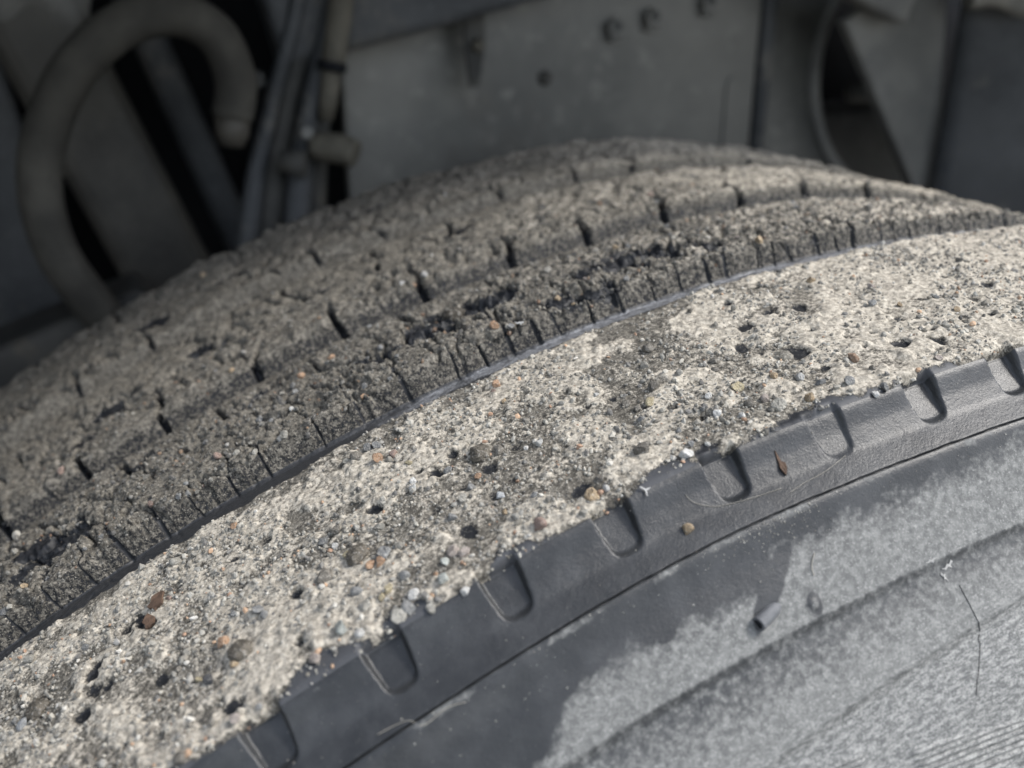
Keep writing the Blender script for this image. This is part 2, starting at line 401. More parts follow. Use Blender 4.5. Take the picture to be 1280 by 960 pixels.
def tread_relief(T, U, Y, hires=True):
    """height, mud and dust over the tread side of the tyre; T degrees, U profile metres, Y axle metres"""
    A = np.radians(T) * RR
    yy = Y
    h = np.zeros(T.shape, np.float32)
    wob = (fbm(A, yy, 0.006, 5) - 0.5)
    is_sh = sstep(0.0625, 0.0595, yy)
    top = np.zeros(T.shape, np.float32)
    for a, b in ((0.0015, 0.0600), (0.0728, 0.1140), (0.1268, 0.1750), (0.1890, 0.2440)):
        top = np.maximum(top, sstep(a - 0.0022, a + 0.0012, yy) * sstep(b + 0.0022, b - 0.0012, yy))
    macro = fbm(A, yy, 0.022, 11, 3) - 0.5
    c1, c1b, r1 = worley(A + wob * 0.004, yy + wob * 0.003, 0.0026, 21)
    c2, c2b, r2 = worley(A, yy, 0.0011, 31)
    mid = fbm(A, yy, 0.0045, 41, 4) - 0.5
    patch = fbm(A, yy * 1.15, 0.012, 51, 4)
    # ---------- shoulder rib: dry pale dust
    crumb1 = np.clip(1 - c1 / (0.28 + 0.3 * r1), 0, 1) ** 0.7 * (r1 > 0.45) * (r1 - 0.2)
    crumb2 = np.clip(1 - c2 / 0.55, 0, 1) ** 0.8 * (r2 > 0.35) * r2
    cake = sstep(0.42, 0.60, patch + mid * 0.5)
    hs = macro * 0.0016 + mid * 0.0009 + cake * 0.00040 + crumb1 * 0.00058 * (0.4 + cake) + crumb2 * 0.00022
    # ---------- inner ribs: damp clods
    q1, q1b, qr = worley(A * 0.85 + wob * 0.010, yy + wob * 0.010, 0.0085, 61)
    clod = np.clip(1 - q1 / 0.75, 0, 1) * (0.35 + qr)
    gap = sstep(0.16, 0.03, q1b - q1) * sstep(0.35, 0.6, fbm(A, yy, 0.014, 71, 3))
    hr = macro * 0.0023 + clod * 0.0011 + mid * 0.0021 - gap * 0.0026 + crumb1 * 0.0008 + crumb2 * 0.00042
    h = (hs * is_sh + hr * (1 - is_sh)) * (0.12 + 0.88 * top)
    h = h + (1 - top) * ((mid * 0.0007) + crumb2 * 0.00022)
    dust = is_sh * (0.47 + 0.36 * cake + 0.5 * (patch - 0.5) + 0.7 * mid + 0.34 * sstep(105, 93, T) - 0.14 * sstep(0.030, 0.052, yy) * sstep(96, 101, T) * sstep(116, 111, T))  # dust rises to the right, painting in the brighter lit end
    mud = np.where(is_sh > 0.5, 0.85, 0.62 + 0.3 * top)
    dust = dust * (0.15 + 0.85 * top)
    # a little dry dust on the inner ribs, more towards the open end
    dry = (1 - is_sh) * top * (0.10 + 0.22 * sstep(108, 99, T) + 0.30 * sstep(99, 90, T) + 0.35 * (fbm(A, yy, 0.016, 81, 3) - 0.5) + 0.12 * crumb2)
    dust = np.maximum(dust, dry)
    # ---------- pits where stones have come out
    for (t, y, d) in PITS:
        ca, cy_ = math.radians(t) * RR, y / 1000
        s = np.hypot((A - ca), (yy - cy_)) / (d / 2000.0 * 1.0) + wob * 1.8 + mid * 1.8
        inside = sstep(1.25, 0.45, s)
        blk = 0.78 if d > 2.3 else 0.5
        deep = 0.30 * d / 2000
        h = h * (1 - 0.85 * inside) - inside * (0.0002 + deep * 0.5)
        dust = dust * (1 - inside * 0.97)
        mud = mud * (1 - sstep(1.1, 0.5, s) * blk)
    # the deep hole
    s = np.hypot((A - math.radians(103.51) * RR) / 0.0030, (yy - 0.0136) / 0.0014) + wob * 1.6
    h = h - sstep(1.1, 0.6, s) * 0.006
    dust = dust * sstep(0.6, 1.2, s); mud = mud * sstep(0.5, 1.0, s)
    # washed, shiny black patches on rib 2
    for (t, y, d) in WET:
        s = np.hypot((A - math.radians(t) * RR) / (d / 2000 * 2.9), (yy - y / 1000) / (d / 2000 * 1.4)) + (mid * 1.6) + wob * 1.5
        inside = sstep(1.05, 0.65, s)
        h = h - inside * 0.0012
        dust = dust * (1 - inside); mud = mud * (1 - inside * 0.94)
    # ---------- sipes: thin cuts running in from the wall of rib 2
    for i, t in enumerate(SIPES):
        rnd = random.Random(i * 13 + 5)
        ln = rnd.uniform(0.008, 0.022); wd = rnd.choice((0.00011, 0.00013, 0.00015, 0.00018, 0.00022, 0.00038)); dp = rnd.uniform(0.3, 1.2) / 1000
        line = math.radians(t) * RR + (yy - 0.070) * rnd.uniform(-0.05, 0.35) + (vnoise(yy / 0.004 + i * 9.0, yy * 0 + i, 91) - 0.5) * 0.0018
        m_ = sstep(wd * 2.0, wd * 0.7, np.abs(A - line)) * sstep(0.0690, 0.0703, yy) * sstep(0.0722 + ln, 0.0722 + ln * 0.7, yy)
        h = h - m_ * dp; dust = dust * (1 - m_); mud = mud * (1 - 0.8 * m_)
    # ---------- slots through the outer edge of rib 3 (and fainter ones on rib 2's inner edge)
    for i, t in enumerate(GAPS):
        rnd = random.Random(i * 17 + 3)
        ln = rnd.uniform(0.009, 0.019); wd = rnd.uniform(0.0007, 0.0012)
        line = math.radians(t) * RR + (yy - 0.124) * rnd.uniform(-0.25, 0.1) + (vnoise(yy / 0.006 + i * 5.0, yy * 0 + i, 95) - 0.5) * 0.003
        m_ = sstep(wd * 1.35, wd * 0.8, np.abs(A - line)) * sstep(0.1225, 0.1240, yy) * sstep(0.126 + ln, 0.126 + ln * 0.75, yy)
        h = h - m_ * 0.0040; dust = dust * (1 - m_); mud = mud * (1 - 0.85 * m_)
        line2 = math.radians(t + 1.2) * RR + (yy - 0.1) * 0.3
        m_ = sstep(0.0009, 0.0004, np.abs(A - line2 - (fbm(A, yy, 0.01, 97, 2) - 0.5) * 0.004)) * sstep(0.100, 0.104, yy) * sstep(0.1155, 0.1140, yy) * (rnd.random() > 0.35)
        h = h - m_ * 0.0022; mud = mud * (1 - 0.7 * m_)
        for y0, y1 in ((0.150, 0.178), (0.186, 0.200), (0.225, 0.249)):
            if rnd.random() < 0.75:
                line = math.radians(t + rnd.uniform(-1.2, 1.2)) * RR + (yy - y0) * rnd.uniform(-0.3, 0.3) + (vnoise(yy / 0.006 + i * 5.0, yy * 0 + i, 99) - 0.5) * 0.004
                m_ = sstep(0.0012, 0.0005, np.abs(A - line)) * sstep(y0, y0 + 0.002, yy) * sstep(y1, y1 - 0.004, yy)
                h = h - m_ * 0.0026; mud = mud * (1 - 0.8 * m_)
    # groove floors: clean smooth strip in groove 1, mud elsewhere
    g1 = sstep(0.0618, 0.0628, yy) * sstep(0.0702, 0.0690, yy)
    clean = g1 * sstep(119.5, 112, T)
    mud = mud * (1 - clean * 0.8); dust = dust * (1 - g1)
    dust = np.maximum(dust, g1 * sstep(0.0648, 0.0664, yy) * np.clip(sstep(113, 106, T) * (0.75 + 1.2 * (fbm(A * 0.3, yy, 0.0016, 115, 3) - 0.5)), 0, 1))  # mask for the painted sky sheen on the groove strip
    h = h * (1 - 0.8 * g1 * clean) + g1 * (1 - clean) * 0.0008
    for a_, b_ in ((0.1150, 0.1168), (0.1236, 0.1250)):
        wl_ = sstep(a_ - 0.0008, a_, yy) * sstep(b_ + 0.0012, b_, yy)
        mud = mud * (1 - 0.35 * wl_); dust = dust * (1 - wl_)
    wall1 = sstep(0.0690, 0.0698, yy) * sstep(0.0732, 0.0722, yy)
    mud = mud * (1 - 0.25 * wall1)
    # ragged lip of the dust at the shoulder edge
    lip = fbm(A, yy * 0, 0.010, 111, 4)
    e = 0.0003 + np.clip(lip - 0.52, 0, 1) * 0.014
    e = e + 0.0045 * sstep(1.3, 0.3, np.abs(T - 113.55)) + 0.003 * sstep(1.0, 0.2, np.abs(T - 105.3))
    keep = sstep(e - 0.0012, e + 0.0014, yy + wob * 0.004)
    sh_edge = sstep(0.02, 0.012, yy)
    dust = dust * (1 - sh_edge * (1 - keep)); mud = mud * (1 - 0.9 * sh_edge * (1 - keep))
    h = h * (1 - sh_edge * (1 - keep) * 0.9)
    return h, np.clip(mud, 0, 1), np.clip(dust, 0, 1), np.clip(sh_edge * (1 - keep), 0, 1)


def notch_cut(T, V):
    """recessed scoops in the buttress: depth along the normal"""
    A = np.radians(T) * RR
    d = np.zeros(T.shape, np.float32)
    for i, t in enumerate(NOTCHES):
        fill = 1.0
        c = math.radians(t) * RR
        x = (A - c)
        half = 0.0039 - 0.0009 * sstep(0.0, 0.010, V)
        # one wall is steep, the other slopes
        mx = sstep(-half - 0.0002, -half + 0.0007, x) * sstep(half + 0.0002, half - 0.0004, x)
        bot = 0.0086 - 0.0030 * np.clip(np.abs(x) / 0.0042, 0, 1) ** 3
        mv = sstep(bot + 0.0005, bot - 0.0012, V) * sstep(-0.0035, -0.0008, V)
        m_ = mx * mv * (0.25 + 0.75 * np.clip(1 - V / 0.0090, 0, 1)) * 1.9
        if abs(t - 101.25) < 0.1: fill = 0.45
        d = np.maximum(d, m_ * 0.0015 * fill)
    return d


def side_relief(T, V):
    A = np.radians(T) * RR
    fine_n = fbm(A, V, 0.004, 121, 3) - 0.5
    big = fbm(A, V, 0.03, 131, 3) - 0.5
    h = big * 0.0004 + fine_n * 0.00008
    vs2 = 0.0482 + (T - 102) * 0.00065
    # crease between buttress and sidewall
    h = h - 0.0006 * np.exp(-((V - 0.0142 - fine_n * 0.0003) / 0.00017) ** 2)
    h = h + 0.0004 * sstep(0.0142, 0.0146, V) * sstep(0.022, 0.0146, V)
    # two stepped ledges: drop under the ridge, then slow swell
    for v0, dp, ln in ((0.0335, 0.00055, 0.014), (vs2, 0.0006, 0.014)):
        w = V - v0
        h = h - dp * sstep(-0.0004, 0.0024, w) * (1 - sstep(0.003, ln, w))
        h = h + 0.00012 * np.exp(-(w / 0.0007) ** 2)
    # serrated patches low on the wall
    patch1 = sstep(104.05, 104.25, T) * sstep(107.6, 107.4, T) * sstep(0.0570, 0.0574, V) * sstep(0.080, 0.079, V)
    vb = 0.0615 + (102.84 - T) * 0.0016
    patch2 = sstep(103.1, 102.9, T) * sstep(vb, vb + 0.0005, V) * sstep(0.085, 0.084, V)
    ser = np.maximum(patch1, patch2)
    h = h + ser * (0.0003 + 0.0002 * np.sin((V * 1.0 + (T - 100) * 0.0009) * 2 * math.pi / 0.0011))
    h = h + 0.0004 * sstep(0.0685, 0.0695, V - (102.84 - T) * 0.0010) * sstep(103, 101, T)
    # dust
    bv = np.interp(T, BOUND_T, BOUND_V) / 1000 + (fbm(A, V, 0.006, 141, 4) - 0.5) * 0.0035
    bv = np.where(T > 111.4, bv + (T - 111.4) * 0.003, bv)
    dust = (0.55 * sstep(bv - 0.0010, bv + 0.0012, V + (fbm(A, V, 0.0020, 146, 3) - 0.5) * 0.003) + 0.45 * sstep(bv - 0.0005, bv + 0.0060, V + (fbm(A, V, 0.005, 147, 3) - 0.5) * 0.006)) * sstep(bv - 0.0022, bv + 0.0006, V + (fbm(A, V, 0.0015, 145, 2) - 0.5) * 0.002)
    clear = sstep(1.15, 0.75, np.hypot((A - math.radians(104.42) * RR - (V - 0.0256) * 1.15) / 0.0030, (V - 0.0252) / 0.0062) + fine_n * 0.8)
    dust = dust * (1 - clear * 0.9)
    ring = np.hypot(A - math.radians(103.67) * RR, (V - 0.0310) * 0.75)
    dust = dust * (1 - 0.75 * np.exp(-((ring - 0.0011) / 0.0007) ** 2))
    h = h + 0.0006 * np.exp(-(ring / 0.0006) ** 2)
    # ridge shading painted into the dust tone: darker under each ridge, dustier towards the next
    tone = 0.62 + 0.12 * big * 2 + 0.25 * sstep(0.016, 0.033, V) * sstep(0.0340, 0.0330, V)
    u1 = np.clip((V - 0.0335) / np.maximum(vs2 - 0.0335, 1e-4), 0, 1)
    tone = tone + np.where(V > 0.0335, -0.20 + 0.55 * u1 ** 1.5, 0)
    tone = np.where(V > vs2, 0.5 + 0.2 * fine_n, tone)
    scuff = sstep(-0.0004, 0.0012, V - vs2) * 0.9
    scuff = np.maximum(scuff, 0.35 * sstep(vs2 - 0.008, vs2 - 0.001, V) * (V <= vs2))
    film = (0.12 + 0.30 * sstep(0.5, 0.7, fbm(A, V, 0.007, 171, 3))) * np.exp(-((V - 0.0152) / 0.0009) ** 2) + 0.10 * sstep(0.011, 0.014, V) * sstep(0.0142, 0.0138, V)
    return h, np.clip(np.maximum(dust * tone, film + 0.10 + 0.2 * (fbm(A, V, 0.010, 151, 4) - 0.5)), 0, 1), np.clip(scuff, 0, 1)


def columns(stride):
    a = np.arange(83.0, 125.0, 0.033 * stride)
    b = np.concatenate([np.arange(60.0, 83.0, 0.14 * stride), a, np.arange(125.0, 134.0, 0.14 * stride)])
    rest = np.linspace(134.0, 60.0 + 360.0, 130)
    return np.concatenate([b, rest])


def rows(u0, u1, du):
    n = max(2, int(round((u1 - u0) / du)) + 1)
    return np.linspace(u0, u1, n)


def sheet(name, urows, stride, mat, parent, side=False, label=None):
    tcol = columns(stride)
    T, U = np.meshgrid(tcol, urows)          # rows x cols
    y, r, n_y, n_r = (np.broadcast_to(a[:, None], T.shape) for a in prof_at(urows))
    fade = sstep(56, 62, T) * sstep(140, 132, T)
    V = U - U0
    if side:
        h, dust, extra = side_relief(T, V)
        cut = notch_cut(T, V)
        h = h - cut
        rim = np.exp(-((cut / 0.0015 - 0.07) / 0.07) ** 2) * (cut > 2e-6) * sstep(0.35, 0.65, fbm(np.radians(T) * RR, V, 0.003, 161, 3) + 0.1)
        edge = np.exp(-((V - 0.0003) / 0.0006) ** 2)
        dust = np.maximum(dust, 0.42 * np.maximum(rim * 0.35, edge * 0.6 * sstep(0.4, 0.6, fbm(np.radians(T) * RR, V, 0.006, 163, 3) + 0.1)))  # bevel highlights of notch rims and lip, painted as pale dust
        nm = "scuff"
    else:
        h, extra, dust, clean = tread_relief(T, U, y)
        h = h - notch_cut(T, V) * sstep(0.004, 0.001, y)
        nm = "mud"
    h = h * (0.1 + 0.9 * fade)
    # the edge is a touch irregular round the tyre
    dy = (0.0022 * np.exp(-((T - 105.5) / 5.5) ** 2) - 0.0008) * sstep(0.012, 0.0, y) * fade * sstep(0.03, 0.016, V)
    Yp = y + h * n_y + dy
    Rp = r + h * n_r - 0.00003 * np.clip(98.0 - T, 0, 26) ** 2 * sstep(0.0690, 0.0760, y) * sstep(48, 64, T)
    th = np.radians(T)
    P = np.stack([Rp * np.cos(th), Yp, Rp * np.sin(th)], -1).reshape(-1, 3)
    nr_, nc = T.shape
    i = np.arange(nr_ * nc).reshape(nr_, nc)
    q = np.stack([i[:-1, :-1], i[1:, :-1], i[1:, 1:], i[:-1, 1:]], -1).reshape(-1, 4)
    me = bpy.data.meshes.new(name)
    me.vertices.add(len(P)); me.vertices.foreach_set("co", P.astype(np.float32).ravel())
    me.loops.add(q.size); me.loops.foreach_set("vertex_index", q.astype(np.int32).ravel())
    me.polygons.add(len(q)); me.polygons.foreach_set("loop_start", (np.arange(len(q)) * 4).astype(np.int32))
    me.polygons.foreach_set("use_smooth", np.ones(len(q), bool))
    me.update(calc_edges=True)
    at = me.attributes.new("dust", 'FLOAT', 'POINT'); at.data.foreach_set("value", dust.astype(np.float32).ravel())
    at = me.attributes.new(nm, 'FLOAT', 'POINT'); at.data.foreach_set("value", extra.astype(np.float32).ravel())
    if not side:
        at = me.attributes.new("clean", 'FLOAT', 'POINT'); at.data.foreach_set("value", clean.astype(np.float32).ravel())
    uv = me.uv_layers.new(name="UVMap")
    uvs = np.stack([np.radians(T) * RR * 10, V * 10], -1).reshape(-1, 2)
    uv.data.foreach_set("uv", uvs[q.ravel()].astype(np.float32).ravel())
    o = link_mesh(name, me, mat, parent)
    if label: o["label"] = label
    GRID.append((urows, tcol, P.reshape(nr_, nc, 3)))
    return o


GRID = []
tyre = empty("truck_tyre")
tag(tyre, "worn muddy truck tyre with dusty shoulder and ribbed tread under the wheel arch", "tyre")
uy = u_of_y
cuts = dict(in0=0.0, r4a=uy(0.2515), r4b=uy(0.1872), g3b=uy(0.1768), r3b=uy(0.1250), g2b=uy(0.1157), r2b=uy(0.0702), g1b=uy(0.0616), sh=U0 - 0.0006, cr=U0 + 0.0142)
sheet("inner_sidewall", rows(0.0, cuts["r4a"], 0.004), 2, M_TREAD, tyre)
sheet("tread_rib", rows(cuts["r4a"], cuts["r4b"], 0.0009), 2, M_TREAD, tyre, label="innermost muddy tread rib along the far edge of the tyre")
sheet("groove_floor", rows(cuts["r4b"], cuts["g3b"], 0.0009), 2, M_TREAD, tyre)
sheet("tread_rib", rows(cuts["g3b"], cuts["r3b"], 0.0005), 2, M_TREAD, tyre, label="slotted muddy tread rib third from the outer shoulder")
sheet("groove_floor", rows(cuts["r3b"], cuts["g2b"], 0.0005), 2, M_TREAD, tyre)
sheet("tread_rib", rows(cuts["g2b"], cuts["r2b"], 0.00034), 1, M_TREAD, tyre, label="brown muddy tread rib with thin cuts in its wall, next to the shoulder rib")
sheet("groove_floor", rows(cuts["r2b"], cuts["g1b"], 0.00034), 1, M_STRIP, tyre, label="smooth blue-grey strip of clean rubber at the groove bottom")
sheet("shoulder_rib", rows(cuts["g1b"], cuts["sh"], 0.00029), 1, M_TREAD, tyre, label="wide outer rib caked in pale dry dust")
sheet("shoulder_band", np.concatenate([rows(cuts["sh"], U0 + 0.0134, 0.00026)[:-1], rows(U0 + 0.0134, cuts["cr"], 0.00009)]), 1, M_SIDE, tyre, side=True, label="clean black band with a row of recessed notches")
sv = np.concatenate([rows(cuts["cr"], U0 + 0.0150, 0.00009)[:-1], rows(U0 + 0.0150, U0 + 0.0165, 0.0003)[:-1], rows(U0 + 0.0165, U0 + 0.055, 0.00042)[:-1], rows(U0 + 0.055, U0 + 0.072, 0.0002)[:-1], rows(U0 + 0.072, fine[-1], 0.003)])
sheet("sidewall", sv, 2, M_SIDE, tyre, side=True, label="grey dusty sidewall with two stepped ridges and a dark upper strip")


def surf(t, ym):
    """point and outward normal on the displaced tyre; ym in millimetres, negative = that far below the shoulder edge"""
    u = uy(ym / 1000) if ym >= 0 else U0 - ym / 1000
    for ur, tc, P in GRID:
        if ur[0] <= u <= ur[-1]:
            i = min(max(int(np.searchsorted(ur, u)), 1), len(ur) - 2)
            j = min(max(int(np.searchsorted(tc, t)), 1), len(tc) - 2)
            p = P[i, j]
            break
    _, _, n_y, n_r = prof_at(np.array([u]))
    th = math.radians(t)
    n = Vector((n_r[0] * math.cos(th), n_y[0], n_r[0] * math.sin(th))).normalized()
    return Vector(p.tolist()), n


# wheel rim closing the tyre
def lathe(name, pts, mat, parent, seg_=96, y_axis=True):
    me = bpy.data.meshes.new(name); bm = bmesh.new()
    rings = []
    for (y, r) in pts:
        rings.append([bm.verts.new((r * math.cos(2 * math.pi * i / seg_), y, r * math.sin(2 * math.pi * i / seg_))) for i in range(seg_)])
    for a, b in zip(rings, rings[1:]):
        for i in range(seg_):
            f = bm.faces.new((a[i], b[i], b[(i + 1) % seg_], a[(i + 1) % seg_])); f.smooth = True
    bm.faces.new(rings[-1])
    bm.normal_update(); bm.to_mesh(me); bm.free()
    return link_mesh(name, me, mat, parent)


lathe("wheel_rim", [(0.150, 0.288), (0.140, 0.28), (-0.005, 0.28), (-0.018, 0.287), (-0.022, 0.294), (-0.026, 0.292), (-0.024, 0.283), (0.0, 0.272), (0.03, 0.262), (0.045, 0.20), (0.03, 0.12), (0.03, 0.05)], M_PLATE, tyre)

# small rubber moulding nibs on the sidewall
def frame_from(n, t):
    z = n.normalized(); x = (t - z * t.dot(z)).normalized(); y = z.cross(x)
    return Matrix((x, y, z)).transposed()


def tube(name, pts, rad, mat, parent=None, nseg=14, caps=True, smooth=3):
    """swept tube through points; rad a number or a list"""
    P = [Vector(p) for p in pts]
    if smooth:
        Q = []; RD = []
        rl = rad if isinstance(rad, (list, tuple)) else [rad] * len(P)
        for i in range(len(P) - 1):
            p0 = P[max(i - 1, 0)]; p1 = P[i]; p2 = P[i + 1]; p3 = P[min(i + 2, len(P) - 1)]
            for s in range(smooth * 2):
                t = s / (smooth * 2)
                Q.append(0.5 * ((2 * p1) + (p2 - p0) * t + (2 * p0 - 5 * p1 + 4 * p2 - p3) * t * t + (3 * p1 - p0 - 3 * p2 + p3) * t ** 3))
                RD.append(rl[i] * (1 - t) + rl[i + 1] * t)
        Q.append(P[-1]); RD.append(rl[-1])
    else:
        Q = P; RD = rad if isinstance(rad, (list, tuple)) else [rad] * len(P)
    me = bpy.data.meshes.new(name); bm = bmesh.new(); rings = []
    ref = Vector((0.3, 0.9, 0.2))
    for i, p in enumerate(Q):
        d = (Q[min(i + 1, len(Q) - 1)] - Q[max(i - 1, 0)]).normalized()
        x = (ref - d * ref.dot(d)).normalized(); y = d.cross(x)
        ref = x
        rings.append([bm.verts.new(p + (x * math.cos(2 * math.pi * k_ / nseg) + y * math.sin(2 * math.pi * k_ / nseg)) * RD[i]) for k_ in range(nseg)])
    for a, b in zip(rings, rings[1:]):
        for i in range(nseg):
            bm.faces.new((a[i], a[(i + 1) % nseg], b[(i + 1) % nseg], b[i])).smooth = True
    if caps:
        bm.faces.new(rings[0][::-1]); bm.faces.new(rings[-1])
    bm.normal_update(); bm.to_mesh(me); bm.free()
    return link_mesh(name, me, mat, parent)


p0, n0 = surf(104.25, -28.2); p1, n1 = surf(105.08, -29.3)
axis = (p1 - p0).normalized()
nib = tube("rubber_nib", [p1 - axis * 0.0066 - n1 * 0.0016, p1 - axis * 0.0045 - n1 * 0.0005, p1 - axis * 0.002 + n1 * 0.0003, p1 + n1 * 0.0008], [0.0008, 0.0013, 0.0014, 0.0014], M_RUBBER, tyre, 18)
nib["label"] = "short cut-off rubber nib sticking out of the sidewall"
tube("nib_core", [p1 - axis * 0.0004 + n1 * 0.0008, p1 + axis * 0.00012 + n1 * 0.0008], 0.0009, M_BLACK, nib, 12, smooth=0)

# hairline crack
def strip_on_tyre(name, pts, width, mat, parent, lift=0.00012, label=None):
    me = bpy.data.meshes.new(name); bm = bmesh.new(); prev = None
    S_ = []
    for a, b in zip(pts, pts[1:]):
        for s in range(6):
            t = s / 6
            S_.append((a[0] + (b[0] - a[0]) * t, a[1] + (b[1] - a[1]) * t))
    S_.append(pts[-1])
    pos = []
    for i, (t, v) in enumerate(S_):
        p, n = surf(t + random.uniform(-0.008, 0.008), v)
        pos.append((p + n * lift, n))
    for i, (p, n) in enumerate(pos):
        d = (pos[min(i + 1, len(pos) - 1)][0] - pos[max(i - 1, 0)][0]).normalized()
        s = n.cross(d).normalized() * width * 0.5 * (0.35 + 0.65 * math.sin(math.pi * (i + 0.5) / len(pos))) * random.uniform(0.7, 1.3)
        top = bm.verts.new(p + n * width * 0.3); cur = (bm.verts.new(p - s - n * lift * 2), top, bm.verts.new(p + s - n * lift * 2))
        if prev:
            bm.faces.new((prev[0], cur[0], cur[1], prev[1])); bm.faces.new((prev[1], cur[1], cur[2], prev[2]))
        prev = cur
    bm.normal_update(); bm.to_mesh(me); bm.free()
    o = link_mesh(name, me, mat, parent)
    if label: o["label"] = label
    return o


strip_on_tyre("crack", [(100.06, -39.3), (100.06, -42.0), (100.03, -45.8), (100.06, -48.5)], 0.00017, M_BLACK, tyre)
strip_on_tyre("crack", [(100.10, -49.0), (100.46, -53.9), (100.86, -58.5)], 0.00012, M_BLACK, tyre)

# ------------------------------------------------------------------ pebbles, grit and scraps
def pebble_mesh(i, sub=3):
    rnd = random.Random(i + 40)
    bm = bmesh.new()
    bmesh.ops.create_icosphere(bm, subdivisions=sub, radius=0.5)
    planes = []
    for _ in range(rnd.randint(8, 13)):
        d = Vector((rnd.gauss(0, 1), rnd.gauss(0, 1), rnd.gauss(0, 1))).normalized()
        planes.append((d, rnd.uniform(0.24, 0.38)))
    sx, sy_, sz = rnd.uniform(0.85, 1.2), rnd.uniform(0.75, 1.0), rnd.uniform(0.6, 0.85)
    for v in bm.verts:
        for d, k_ in planes:
            e = v.co.dot(d) - k_
            if e > 0: v.co -= d * e * 0.99
        v.co += Vector((rnd.gauss(0, 1), rnd.gauss(0, 1), rnd.gauss(0, 1))) * 0.006
        v.co = Vector((v.co.x * sx, v.co.y * sy_, v.co.z * sz))
    for f in bm.faces: f.smooth = True
    me = bpy.data.meshes.new("pebble"); bm.to_mesh(me); bm.free()
    return me


COLS = dict(orange=(0.38, 0.245, 0.155), pink=(0.29, 0.21, 0.175), tan=(0.36, 0.275, 0.175), yellow=(0.40, 0.345, 0.225), white=(0.52, 0.515, 0.49),
            pale=(0.34, 0.325, 0.285), pinkpale=(0.31, 0.27, 0.24), grey=(0.20, 0.203, 0.20), taupe=(0.165, 0.152, 0.13), bluewhite=(0.36, 0.375, 0.385),
            green=(0.34, 0.36, 0.335), brown=(0.24, 0.165, 0.115), dark=(0.06, 0.062, 0.066))
SM = {k_: stone_mat("stone_" + k_, v) for k_, v in COLS.items()}
VAR = 7
PM = {}
for c_ in COLS:
    for i in range(VAR):
        PM[c_, i] = None
base_meshes = [pebble_mesh(i) for i in range(VAR)]


def pebble_data(c_, i):
    if PM[c_, i] is None:
        me = base_meshes[i].copy(); me.name = "pebble_" + c_; me.materials.append(SM[c_]); PM[c_, i] = me
    return PM[c_, i]


